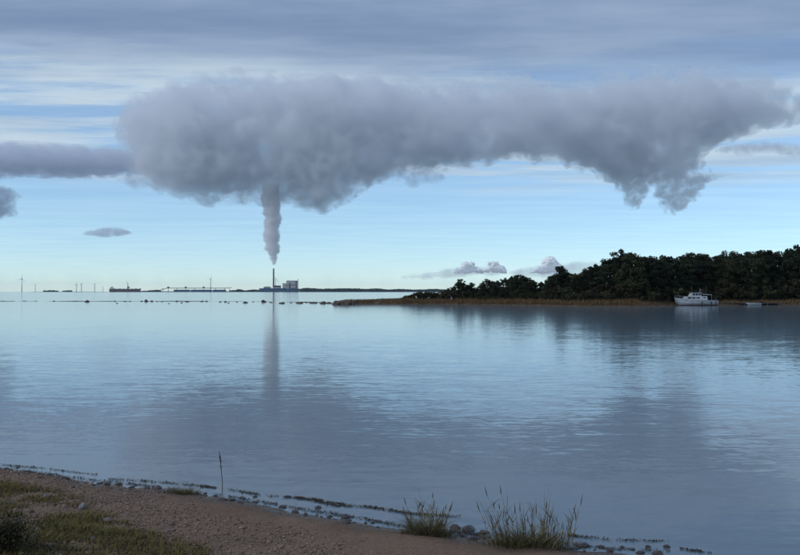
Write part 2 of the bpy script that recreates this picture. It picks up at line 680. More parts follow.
def ico_sub(n):
    v, f = ICO_V.copy(), ICO_F.copy()
    for _ in range(n):
        vl = list(map(tuple, v)); cache = {}; nf = []

        def mid(a, b):
            k = (min(a, b), max(a, b))
            if k not in cache:
                p = np.array(vl[a]) + np.array(vl[b]); p /= np.linalg.norm(p)
                vl.append(tuple(p)); cache[k] = len(vl) - 1
            return cache[k]
        for a, b, c in f:
            ab, bc, ca = mid(a, b), mid(b, c), mid(c, a)
            nf += [(a, ab, ca), (b, bc, ab), (c, ca, bc), (ab, bc, ca)]
        v, f = np.array(vl), np.array(nf)
    return v, f


def pebbles(P3, r, squash=0.6, seed=1):
    g = np.random.default_rng(seed)
    n = len(P3)
    V = np.repeat(ICO_V[None], n, 0)
    V = V * (1 + 0.28 * (g.random((n, 12, 1)) - 0.5))
    V[:, :, 0] *= g.uniform(0.75, 1.35, (n, 1)); V[:, :, 2] *= squash * g.uniform(0.7, 1.2, (n, 1))
    a = g.random(n) * 6.283
    c, s = np.cos(a)[:, None], np.sin(a)[:, None]
    x, y = V[:, :, 0] * c - V[:, :, 1] * s, V[:, :, 0] * s + V[:, :, 1] * c
    V = np.stack([x, y, V[:, :, 2]], -1) * r[:, None, None] + P3[:, None, :]
    F = ICO_F[None] + (np.arange(n) * 12)[:, None, None]
    return V.reshape(-1, 3), F.reshape(-1, 3)


N = 90000
qx, qy = rng.uniform(-10, 6, N), rng.uniform(4.6, 16.5, N)
d = shore_dist(qx, qy)
qz = beach_h(qx, qy)
ppx, ppy = px_of(qx, qy, qz)
vis = (d > -0.1) & (ppx > -150) & (ppx < 900) & (ppy < 640)
# patches of coarser gravel and of plain sand
gn = fbm(qx * 0.55, qy * 0.55, 0 * qx, 21, 3)
sandy = np.maximum(np.clip((ppx - 320) / 90, 0, 1), np.clip((1.25 - d) / 0.5, 0, 1) * np.clip((ppx - 130) / 90, 0, 1))
vis &= rng.random(N) < np.clip(0.95 + gn * 0.6 - 0.66 * sandy, 0.12, 1)
gx, gy, gz, gr = qx[vis], qy[vis], qz[vis], None
sd_ = sandy[vis]
gr = (0.007 + 0.013 * rng.random(len(gx)) ** 2.2) * (1 - 0.45 * sd_)
big = rng.random(len(gx)) < 0.035 * (1 - 0.8 * sd_)
gr[big] *= rng.uniform(1.4, 2.3, big.sum())
V, F = pebbles(np.stack([gx, gy, gz + gr * 0.22], 1), gr)
M_GRAVEL = pmat('gravel_stone', (0.050, 0.036, 0.028), (0.29, 0.21, 0.165), 30, 0.85, 0.25, island=True)
gravel = link('gravel', np_mesh('gravel', V, F, M_GRAVEL, True))
tag(gravel, 'loose pinkish grey gravel spread over the sloping shore', 'gravel', kind='stuff')

# ------------------------------------------------------------------ stones on the beach and along the waterline
M_WET = pmat('wet_stone', (0.022, 0.017, 0.016), (0.07, 0.05, 0.045), 9, 0.38, 0.5, 0.01)
M_DRY = pmat('dry_stone', (0.16, 0.13, 0.12), (0.26, 0.22, 0.205), 14, 0.85, 0.2, 0.01)
M_PALE = pmat('pale_stone', (0.33, 0.33, 0.34), (0.19, 0.19, 0.20), 12, 0.8, 0.3, 0.01)
M_ROCK = pmat('shore_rock', (0.045, 0.038, 0.033), (0.12, 0.098, 0.082), 1.7, 0.8, 0.3, 0.1)
M_ROCK2 = pmat('ochre_rock', (0.06, 0.046, 0.034), (0.15, 0.112, 0.08), 1.2, 0.85, 0.25, 0.1)


def stone_mesh(name, mat, seed, sub=2, squash=0.6, rough=0.35):
    v, f = ico_sub(sub)
    g = np.random.default_rng(seed)
    o = g.random(3) * 50
    n = fbm(v[:, 0] * 1.3 + o[0], v[:, 1] * 1.3 + o[1], v[:, 2] * 1.3 + o[2], seed, 3)
    v = v * (1 + rough * n[:, None])
    for _ in range(3):      # a few flat facets
        dr = g.normal(size=3); dr /= np.linalg.norm(dr); dr[2] = abs(dr[2])
        h = g.uniform(0.62, 0.85)
        ex = np.maximum(v @ dr - h, 0)
        v = v - ex[:, None] * dr * 0.85
    v[:, 0] *= g.uniform(1.0, 1.4); v[:, 2] *= squash
    return np_mesh(name, v, f, mat, sub > 1 and rough < 0.3)


WET_MESH = [stone_mesh('wet_stone', M_WET, 40 + i, 2) for i in range(6)]
srnd = random.Random(3)


def shore_px(x):
    return float(np.interp(x, [p[0] for p in SHORE_PX], [p[1] for p in SHORE_PX]))


k = 0
spots = []
for i in range(120):
    x = srnd.uniform(-10, 600)
    y = shore_px(x) + srnd.gauss(-0.3, 1.6)
    r = srnd.uniform(1.0, 2.6) if srnd.random() < 0.8 else srnd.uniform(2.6, 4.2)
    spots.append((x, y, r))
spots += [(455, 528, 5), (468, 530, 6.5), (484, 533, 5), (441, 526, 4), (500, 535, 4), (574, 535.5, 3), (583, 546, 6), (601, 547, 3.2), (622, 547, 2.2),
          (633, 550, 2.2), (648, 547, 3), (667, 547, 3.5), (345, 517.5, 4.5), (318, 508, 3.2), (338, 506, 2.6), (255, 497, 2.2), (610, 551, 4), (640, 553, 4), (658, 554, 5)]
STONES = {}
for x, y, r in spots:
    p = ground_hit(x, y)
    rm = r * p.y / FPX
    o = link('shore_stone', WET_MESH[k % 6], None, (p.x, p.y, p.z + rm * 0.15))
    o.scale = (rm, rm, rm * srnd.uniform(0.7, 1.1))
    o.rotation_euler = (0, 0, srnd.uniform(0, 6.28))
    big = r > 4.0
    where = next(t for lim, t in ((90, 'left of the white stone'), (170, 'between white stone and grass tussock'), (220, 'between tussock and thin stick'), (300, 'just right of the thin stick'), (400, 'between stick and green reed tuft'),
                                  (480, 'between the two reed clumps'), (570, 'at the foot of the largest reeds'), (999, 'right of the largest reeds')) if x < lim)
    lab = f'larger dark wet stone at the waterline {where}' if big else f'small dark wet stone at the waterline {where}'
    STONES.setdefault(lab, []).append((x, o))
    tag(o, lab, 'stone', 'large wet stones at the waterline' if big else 'small wet stones at the waterline, ' + where)
    k += 1
NTH = 'leftmost second third fourth fifth sixth seventh eighth ninth tenth eleventh twelfth thirteenth fourteenth fifteenth sixteenth seventeenth eighteenth nineteenth twentieth 21st 22nd 23rd 24th 25th 26th 27th 28th 29th 30th'.split()
for lab, lst in STONES.items():
    if 1 < len(lst):
        for k, (_, o) in enumerate(sorted(lst, key=lambda t: t[0])):
            o['label'] = f'{NTH[k]} ' + lab + (' from the left' if 0 < k and len(lab.split()) < 13 else '')
for x, y, r, mt, lab in ((82, 509, 3.9, M_PALE, 'palest white upright stone among the grass and gravel'),
                         (107, 522.5, 4.2, M_DRY, 'flat pinkish stone below the white stone on the grass'),
                         (37, 532, 3.4, M_DRY, 'rounded tan stone in the grass beside the dark bush'),
                         (50, 546, 3.2, M_DRY, 'lower of two tan stones near the bottom edge by the bush'),
                         (45, 498, 2.2, M_PALE, 'tiny pale stone on the gravel above the grass'),
                         (93, 541, 3.4, M_DRY, 'grey pink stone between grass patches at the lower left'),
                         (167, 533, 2.5, M_DRY, 'small tan stone in the coarse gravel right of the grass')):
    p = ground_hit(x, y)
    rm = r * p.y / FPX
    o = link('beach_stone', stone_mesh('beach_stone', mt, int(x * 7), 2, 1.15 if mt is M_PALE else 0.6, 0.75 if mt is M_PALE else 0.4), None, (p.x, p.y, p.z + rm * 0.4))
    o.scale = (rm * 0.75, rm * 0.7, rm * 1.1) if mt is M_PALE else (rm,) * 3
    o.rotation_euler = (0.2, 0.35, 0.6) if mt is M_PALE else (0, 0, x)
    tag(o, lab, 'stone', 'single stones on the beach')

# ------------------------------------------------------------------ washed-up seaweed
WRACK = [([(0, 465), (40, 468), (97, 475)], 260, 1.2), ([(108, 479), (150, 481.5), (200, 486), (216, 488)], 330, 1.4), ([(229, 490), (268, 496), (301, 498), (334, 505), (372, 507.5), (412, 514), (462, 517)], 900, 1.7),
         ([(0, 468.5), (50, 474), (100, 481), (150, 486), (207, 493), (262, 502), (317, 512), (359, 518), (400, 526), (450, 531)], 1100, 1.9),
         ([(568, 536), (585, 537), (610, 540), (647, 541), (670, 541)], 170, 1.5), ([(680, 549), (696, 551), (712, 554)], 90, 1.0), ([(575, 545), (610, 549), (670, 551)], 160, 1.6), ([(450, 531), (500, 539), (560, 547)], 500, 3.2), ([(290, 497), (318, 500), (345, 505)], 300, 1.6)]
wv, wf = [], []
WX, WY, WN, WS = [], [], [], []
for pts, n, spread in WRACK:
    pts = np.array(pts, float)
    t = rng.random(int(n * 3.4)) * (len(pts) - 1)
    i = np.minimum(t.astype(int), len(pts) - 2)
    q = pts[i] + (pts[i + 1] - pts[i]) * (t - i)[:, None]
    cl = vnoise(q[:, 0] * 0.16, q[:, 1] * 0.02, np.full(len(q), float(n)), 5)
    ok = rng.random(len(q)) < (cl * 1.6) ** 1.5
    q = q[ok]
    WX += list(q[:, 0]); WY += list(q[:, 1] + rng.normal(0, 0.38 * spread, len(q)))
for hit in ground_hits(WX, WY):
    p = Vector(hit)
    s = srnd.uniform(0.005, 0.016)
    a = srnd.uniform(0, 6.28); e = srnd.uniform(-0.2, 0.8)
    dx = Vector((math.cos(a) * math.cos(e), math.sin(a) * math.cos(e), abs(math.sin(e))))
    sx = Vector((-math.sin(a), math.cos(a), srnd.uniform(-.5, .5))) * s * srnd.uniform(0.3, 0.6)
    b = len(wv)
    p.z += 0.006
    q0, q1, q2 = p - sx * .6, p + dx * s * 1.2 - sx * .2 + Vector((0, 0, s * 0.2)), p + dx * s * 2.0
    wv += [q0, p + sx * .6, q1 + sx * 1.3, q1 - sx * 0.7, q2 + sx * .3]
    wf += [(b, b + 1, b + 2), (b, b + 2, b + 3), (b + 3, b + 2, b + 4)]
M_WRACK = pmat('seaweed_brown', (0.018, 0.013, 0.008), (0.075, 0.05, 0.02), 20, 0.55, 0.4, island=True)
sw = link('seaweed', np_mesh('seaweed', wv, wf, M_WRACK))
tag(sw, 'dark brown washed up seaweed in broken lines along the waterline', 'seaweed', kind='stuff')


# ------------------------------------------------------------------ grass and reeds
def blade(V, F, base, az, h, w, bend, segs=3, lean=0.0, side=None):
    """one curved tapering blade"""
    dirx, diry = math.cos(az), math.sin(az)
    sx, sy = (-diry, dirx) if side is None else (math.cos(side), math.sin(side))
    n = len(V)
    for i in range(segs + 1):
        t = i / segs
        out = lean * h * t + bend * h * t * t
        z = h * t * (1 - 0.35 * bend * t)
        ww = w * (1 - t) ** 0.7 * 0.5
        c = (base[0] + dirx * out, base[1] + diry * out, base[2] + z)
        if i == segs:
            V.append(c)
        else:
            V.append((c[0] - sx * ww, c[1] - sy * ww, c[2])); V.append((c[0] + sx * ww, c[1] + sy * ww, c[2]))
    for i in range(segs - 1):
        a = n + 2 * i
        F += [(a, a + 1, a + 3), (a, a + 3, a + 2)]
    a = n + 2 * (segs - 1)
    F.append((a, a + 1, a + 2))


GRASS_POLY = [[(-60, 474), (20, 485), (60, 492), (90, 503), (78, 510), (40, 503), (-60, 492)],
              [(-60, 498), (15, 505), (60, 513), (105, 513), (138, 527), (166, 536), (212, 552), (245, 580), (-80, 590)]]
gv, gf = [], []
cand = 200000
cx, cy = rng.uniform(-8, -0.8, cand), rng.uniform(5.0, 15, cand)
cz = beach_h(cx, cy)
cpx, cpy = px_of(cx, cy, cz)
cn = fbm(cx * 1.6, cy * 1.6, 0 * cx, 77, 3)
jx_, jy_ = cpx + rng.normal(0, 5, cand), cpy + rng.normal(0, 2, cand)
okg = (np.maximum(poly_sd(jx_, jy_, np.array(GRASS_POLY[0], float)), poly_sd(jx_, jy_, np.array(GRASS_POLY[1], float))) > 0) & (cn > -0.26 - 0.1 * rng.random(cand) + 0.3 * rng.random(cand))
for i in np.nonzero(okg)[0]:
    blade(gv, gf, (cx[i], cy[i], cz[i] - 0.004), srnd.uniform(0, 6.28), srnd.uniform(0.02, 0.08) * (1 + max(0, cn[i])), srnd.uniform(0.006, 0.012), srnd.uniform(0.3, 1.1), 2, srnd.uniform(0, 0.7))
M_GRASS = pmat('coast_grass', (0.03, 0.038, 0.010), (0.17, 0.125, 0.032), 2.2, 0.7, 0.2, island=True)
gr_o = link('grass', np_mesh('grass', gv, gf, M_GRASS))
tag(gr_o, 'low yellowish green grass growing in patches on the gravel', 'grass', kind='stuff')

M_REED = pmat('reed_green', (0.05, 0.05, 0.02), (0.20, 0.17, 0.085), 3, 0.6, 0.3, island=True)
M_STRAW = pmat('reed_straw', (0.06, 0.05, 0.026), (0.24, 0.20, 0.115), 3, 0.7, 0.2, island=True)
M_SEED = pmat('reed_seed_head', (0.06, 0.045, 0.028), (0.14, 0.10, 0.06), 30, 0.9, 0.1)
M_MOSS = pmat('bush_leaf', (0.012, 0.014, 0.007), (0.06, 0.055, 0.022), 3, 0.7, 0.2, island=True)


def reed_clump(name, px, py, w_px, h_px, stalk_list, n_low, label, seed, lowh=0.45):
    g = random.Random(seed)
    base = ground_hit(px, py)
    s = base.y / FPX
    root = empty(name, base)
    V, F = [], []
    for i in range(n_low):
        x = g.gauss(0, w_px * 0.26) * s
        y = g.gauss(0, w_px * 0.13) * s
        f_ = math.exp(-(x / (w_px * 0.4 * s)) ** 2)
        h = h_px * s * (0.12 + (lowh - 0.12) * g.random() ** 1.6) * (0.45 + 0.55 * f_)
        gz_ = max(float(beach_h(np.array([base.x + x]), np.array([base.y + y]))[0]), -0.05) - base.z
        az = math.atan2(y, x) + g.gauss(0, 0.9)
        blade(V, F, (x, y, gz_ - 0.01), az, h, g.uniform(0.005, 0.011), g.uniform(0.2, 0.9), 3, g.uniform(0, 0.7), g.uniform(0, 3.14))
    link('leaves', np_mesh('leaves', V, F, M_REED), root)
    SV, SF = [], []
    sh_ = []
    for (dx, dh, lean) in stalk_list:
        n = g.randint(2, 4)
        for j in range(n):
            x = (dx + g.gauss(0, 2.2)) * s
            y = g.gauss(0, 3.0) * s
            h = dh * s * (1 if j == 0 else g.uniform(0.6, 0.95))
            ln = lean + g.gauss(0, 0.07)
            gz_ = max(float(beach_h(np.array([base.x + x]), np.array([base.y + y]))[0]), -0.05) - base.z
            az = 0 if ln > 0 else math.pi
            a_ = az + g.gauss(0, 0.35)
            blade(SV, SF, (x, y, gz_ - 0.01), a_, h, g.uniform(0.009, 0.015), 0.06, 4, abs(ln), g.uniform(-1, 1))
            # side leaves leaving the stalk
            for _ in range(g.randint(2, 5)):
                t = g.uniform(0.12, 0.7)
                bx, by = x + math.cos(a_) * abs(ln) * h * t, y + math.sin(a_) * abs(ln) * h * t
                blade(SV, SF, (bx, by, gz_ + h * t), g.uniform(0, 6.28), h * g.uniform(0.18, 0.38), 0.011, g.uniform(0.2, 0.8), 3, g.uniform(0.15, 0.5), g.uniform(-1, 1))
            if g.random() < 0.36:
                tx, ty = x + math.cos(a_) * (abs(ln) + 0.06) * h, y + math.sin(a_) * (abs(ln) + 0.06) * h
                tz = gz_ + h * 0.98
                L = g.uniform(0.05, 0.10)
                dv = Vector((math.cos(a_) * abs(ln), math.sin(a_) * abs(ln), 1)).normalized()
                p0 = Vector((tx, ty, tz)) - dv * L
                pm = p0 + dv * L * 0.5
                p1 = Vector((tx, ty, tz)) + dv * L * 0.4
                sh_.append(MB().tube(p0, pm, 0.003, 0.0065, 5).tube(pm, p1, 0.0065, 0.001, 5))
    if SV:
        link('stalks', np_mesh('stalks', SV, SF, M_STRAW), root)
    for m_ in sh_:
        m_.build('seed_head', M_SEED, root)
    tag(root, label, 'plant', 'plants growing at the waterline')
    return root


reed_clump('reed_clump', 530, 546, 76, 66,
           [(-38, 42, -.28), (-32, 50, -.25), (-24, 58, -.22), (-18, 58, -.12), (-10, 40, -.05), (-2, 44, .02), (6, 50, .06), (12, 64, -.02), (14, 58, .05),
            (20, 44, .1), (27, 36, .15), (34, 42, .2), (38, 50, .18), (-28, 38, -.1), (2, 30, 0), (30, 28, .05), (24, 30, .0)], 1500,
           'largest clump of tall reeds with straw stalks at the water edge', 11)
reed_clump('reed_clump', 427, 535, 44, 50, [(-10, 36, -.2), (-1, 52, -.08), (2, 42, .02), (8, 32, .2), (14, 30, .3), (-14, 24, -.3), (5, 38, .05)], 1100,
           'middle sized green reed tuft left of the largest reed clump', 12, 0.6)
reed_clump('grass_tussock', 184, 494, 34, 12, [], 700, 'small green grass tussock at the waterline left of the thin stick', 13, 1.0)

# dark bush at the lower left
p = ground_hit(8, 552)
root = empty('bush', p)
V, F = [], []
tw = MB()
g = random.Random(5)
for i in range(46):
    a = g.uniform(0, 6.28); L = g.uniform(0.18, 0.42)
    e = g.uniform(0.5, 1.4)
    p1 = Vector((math.cos(a) * math.cos(e) * L * 1.25, math.sin(a) * math.cos(e) * L, math.sin(e) * L))
    tw.tube((0.05 * math.cos(a), 0.05 * math.sin(a), -0.02), p1, 0.004, 0.0015, 4)
    for j in range(70):
        q = p1 * g.uniform(0.35, 1.0) + Vector((g.gauss(0, .035), g.gauss(0, .035), g.gauss(0, .03)))
        blade(V, F, q, g.uniform(0, 6.28), g.uniform(0.012, 0.035), 0.014, 0.4, 2, g.uniform(0.2, 1.2))
link('foliage', np_mesh('foliage', V, F, M_MOSS), root)
tw.build('twigs', M_SEED, root)
tag(root, 'low dark bush in the grass at the bottom left corner', 'bush')

# thin stick standing in the shallows
M_STICK = pmat('stick_wood', (0.04, 0.034, 0.026), (0.10, 0.085, 0.065), 30, 0.8)
p = at_z(222.5, 492)
s = p.y / FPX
st = MB()
pts = [(0, 0, -0.1), (-0.2 * s, 0, 12 * s), (-1.6 * s, 0, 24 * s), (-2.0 * s, 0, 33 * s), (-3.6 * s, 0, 40.5 * s)]
rr = [0.006, 0.0055, 0.0065, 0.008, 0.004]
for a, b, r0, r1 in zip(pts[:-1], pts[1:], rr[:-1], rr[1:]):
    st.tube(a, b, r0, r1, 6)
st.tube((-2.0 * s, 0, 31 * s), (-3.4 * s, 0.01, 36 * s), 0.014, 0.008, 5)
st.tube((-1.6 * s, 0, 23 * s), (-0.4 * s, 0, 26 * s), 0.006, 0.002, 5)
o = st.build('stick', M_STICK, None, p)
tag(o, 'thin dark knotty stick standing upright in the shallow water', 'stick')

# ================================================================== ROW OF ROCKS ACROSS THE BAY
ROCK_MESH = [stone_mesh('bay_rock', M_ROCK, 90 + i, 3, 0.75, 0.45) for i in range(6)]
ROCK_MESH2 = [stone_mesh('bay_rock', M_ROCK2, 190 + i, 3, 0.7, 0.5) for i in range(5)]
ROWS = [(3, 301, 5, .7), (12, 301.2, 6, .6), (24, 301, 6, .7), (36, 301.2, 5, .6), (54, 301.4, 2.6, 1.6), (75, 301.4, 2.6, 1.5), (87, 302, 6, 3.6), (115, 301.5, 2.6, 1.6), (117, 303.4, 2.4, 1.2), (125, 301.6, 3, 1.5),
        (130, 301.5, 3, 1.4), (141.6, 301.5, 3, 1.8), (146.5, 301.6, 5.4, 3.5), (151.5, 301.6, 4.5, 1.8), (157, 301.6, 3, 1.2), (162, 302, 3, 1), (169, 303.8, 2.4, 1), (177, 301.6, 3.2, 2),
        (181.5, 303, 2.8, 1.2), (187, 302, 4.5, 1.6), (202, 301.6, 5, 1.9), (206.5, 301.6, 3.6, 1.7), (220, 302.2, 4, 1.4), (225.5, 302.2, 3.4, 1.8), (228.5, 303, 2.6, 1.4), (237, 302.2, 3, 1.2),
        (245.4, 303, 6, 3), (253, 302, 3, 1.2), (263.8, 302.2, 6.6, 3.6), (271, 302.6, 4, 1.4), (282, 303.6, 8.5, 2.8), (291, 303, 3, 1.5), (299.7, 303.4, 10, 3.4), (306.5, 302.6, 4, 2.2),
        (313.7, 303.2, 8, 3), (323, 303.6, 9, 4.2), (329, 303.4, 6, 3.4)]
special = {87: 'dark rounded rock alone left of the moored ship in the row', 146.5: 'pointed dark rock standing highest near the ship bow in the row', 263.8: 'domed dark rock in the row just left of the plume reflection',
           282: 'long flat rock in the row below the white boiler house', 299.7: 'broad brown rock in the row right of the plume reflection', 323: 'tall ochre rock next to the tip of the grassy spit'}
ROWL = {}
for i, (x, y, w, h) in enumerate(ROWS):
    p = at_z(x, y)
    s = p.y / FPX
    me = (ROCK_MESH2 if x > 275 else ROCK_MESH)[i % 5]
    o = link('bay_rock', me, None, (p.x, p.y, 0.0))
    o.scale = (w * s * 0.42 / 1.15, w * s * 0.5, h * s * 0.76)
    o.rotation_euler = (0, 0, srnd.uniform(-0.4, 0.4) + (math.pi if srnd.random() < .5 else 0))
    lab = special.get(x)
    if not lab:
        lab = ('low flat dark rock barely above water at the start of the row' if x < 50 else 'small dark rock left of the ship in the row across the bay' if x < 110 else
               'small dark rock below the ship in the row across the bay' if x < 175 else 'small dark rock below the long pier in the row across the bay' if x < 240 else
               'small brown rock between power plant and grassy spit in the row')
    ROWL.setdefault(lab, []).append((x, o))
    tag(o, lab, 'rock', 'rocks in the row across the bay')

# the low reef the rocks stand on
RX = np.linspace(-190, -14, 360)
RYC = 262 - np.clip((RX + 60) / 46, 0, 1) ** 2 * 44
V, F = [], []
rn = fbm(RX * 0.11, RX * 0, RX * 0, 61, 4)
for i, (x, yc, n_) in enumerate(zip(RX, RYC, rn)):
    top = 0.09 + 0.17 * n_
    wid = 1.6 + 1.2 * abs(n_)
    for (dy, z) in ((-2.2 * wid, -0.9), (-0.8 * wid, top - 0.05), (0, top), (0.9 * wid, top - 0.06), (2.2 * wid, -0.9)):
        V.append((x, yc + dy + 0.5 * math.sin(x * 0.7), z))
    if i:
        for j in range(4):
            q = (i - 1) * 5 + j
            F.append((q, q + 5, q + 6, q + 1))
reef = link('reef', np_mesh('reef', V, F, M_ROCK, True))
tag(reef, 'low dark reef just breaking the surface under the row of rocks', 'reef', kind='structure')
for lab, lst in ROWL.items():
    if len(lst) > 1:
        for k, (_, o) in enumerate(sorted(lst, key=lambda t: t[0])):
            o['label'] = f'{NTH[k]} ' + lab
# ================================================================== WOODED HEADLAND
COAST_PX = [(332, 304.3), (352, 304.3), (385, 304.0), (430, 304.2), (480, 304.6), (540, 305.3), (590, 306.2), (640, 306.2), (700, 305.2), (760, 305.0), (830, 305), (900, 304.5)]
CO = [at_z(x, y) for x, y in COAST_PX]
BACK = [Vector((230, 420, 0)), Vector((90, 420, 0)), Vector((40, 360, 0)), Vector((14, 290, 0)), Vector((2, 246, 0)), Vector((-4, 226, 0)), Vector((-12, 219, 0))]
HP = np.array([(v.x, v.y) for v in CO] + [(v.x, v.y) for v in [Vector((300, 300, 0))] + BACK])


def head_h(x, y):
    d = poly_sd(x, y, HP)
    z = np.where(d > 0, 0.75 * (1 - np.exp(-d / 1.3)) + 0.05 * np.minimum(d, 40), 0.3 * d)
    return z + 0.25 * fbm(np.asarray(x) * 0.25, np.asarray(y) * 0.25, 0 * np.asarray(x), 31, 3) * np.clip(d * 0.5, 0, 1)


hx = np.arange(-22, 305, 1.6)
hy = np.arange(150, 425, 1.6)
HX, HY = np.meshgrid(hx, hy, indexing='ij')
HZ = np.maximum(head_h(HX, HY), -1.2)
n0, n1 = HX.shape
ii = np.arange(n0 * n1).reshape(n0, n1)
HF = np.stack([ii[:-1, :-1], ii[1:, :-1], ii[1:, 1:], ii[:-1, 1:]], -1).reshape(-1, 4)
HF = HF[HZ.ravel()[HF].max(1) > -1.0]
M_HEAD = pmat('headland_soil', (0.055, 0.038, 0.024), (0.12, 0.082, 0.048), 0.5, 0.9, 0.1, 0.2)
head = link('headland', np_mesh('headland', np.stack([HX, HY, HZ], -1).reshape(-1, 3), HF, M_HEAD, True))
tag(head, 'low wooded headland with a brown bank reaching into the bay', 'headland', kind='structure')


def coast_y(px):
    """distance of the headland's waterline along this pixel column"""
    y = float(np.interp(px, [p[0] for p in COAST_PX], [p[1] for p in COAST_PX]))
    return at_z(px, y).y


# ---- brown reed belt along the bank
V, F = [], []
g = random.Random(21)
BELT_N = vnoise(np.arange(920)[:, None] * 0.035, np.arange(40)[None] * 0.1, np.zeros((1, 1)), 3)
for i in range(26000):
    px = g.uniform(336, 905)
    off = abs(g.gauss(0, 3.2)) + 0.1
    y = coast_y(px) + off
    x = (px - 400) / FPX * y
    dens = 0.55 + 0.5 * BELT_N[int(px), min(int(off * 2), 39)]
    if 640 < px < 800:
        dens *= 0.55
    if px < 400:
        off *= 0.5; dens *= 0.7
    if g.random() > dens:
        continue
    h = g.uniform(0.35, 0.95) * (0.5 if px < 400 else 1) * (0.75 if 640 < px < 790 else 1)
    blade(V, F, (x, y, 0.0), g.uniform(0, 6.28), h, g.uniform(0.05, 0.11), g.uniform(0, .35), 2, g.uniform(0, .25))
V = np.array(V)
V[:, 2] += np.maximum(head_h(V[:, 0], V[:, 1]), -0.1)
M_BELT = pmat('dry_reed_belt', (0.075, 0.050, 0.026), (0.19, 0.125, 0.062), 0.35, 0.8, 0.1, island=True)
o = link('reeds', np_mesh('reeds', V, F, M_BELT))
tag(o, 'strip of brown dry reeds along the bank below the wood', 'reeds', kind='stuff')

# ---- trees
M_BARK = pmat('bark', (0.035, 0.028, 0.022), (0.085, 0.06, 0.045), 4, 0.9, 0.1, 0.03)
M_NEEDLE = pmat('pine_needles', (0.010, 0.015, 0.009), (0.028, 0.038, 0.017), 0.8, 0.7, 0.15, island=True)
M_LEAF = pmat('tree_leaves', (0.013, 0.018, 0.009), (0.042, 0.046, 0.018), 0.8, 0.7, 0.15, island=True)
M_SHRUB = pmat('shrub_leaves', (0.016, 0.019, 0.010), (0.055, 0.050, 0.022), 0.8, 0.7, 0.15, island=True)

for m_ in (M_NEEDLE, M_LEAF, M_SHRUB):
    vary_by_object(m_, 0.5, 1.5)


def leaf_cloud(g, centers, radii, n_each, size):
    """small random triangles/quads spread through clumps"""
    C = np.repeat(centers, n_each, 0)
    Rr = np.repeat(radii, n_each, 0)
    n = len(C)
    dvec = g.normal(size=(n, 3)); dvec /= np.linalg.norm(dvec, axis=1)[:, None]
    rad_ = g.random(n) ** 0.45
    P3 = C + dvec * Rr * rad_[:, None]
    a = g.normal(size=(n, 3)); a /= np.linalg.norm(a, axis=1)[:, None]
    b = np.cross(a, g.normal(size=(n, 3))); b /= np.linalg.norm(b, axis=1)[:, None]
    s = size * g.uniform(0.55, 1.3, (n, 1))
    V = np.stack([P3 - a * s - b * s * .45, P3 + a * s * .2 - b * s * .8, P3 + a * s * 1.1, P3 + b * s * .7], 1).reshape(-1, 3)
    F = np.arange(4 * n).reshape(-1, 4)
    return V, F


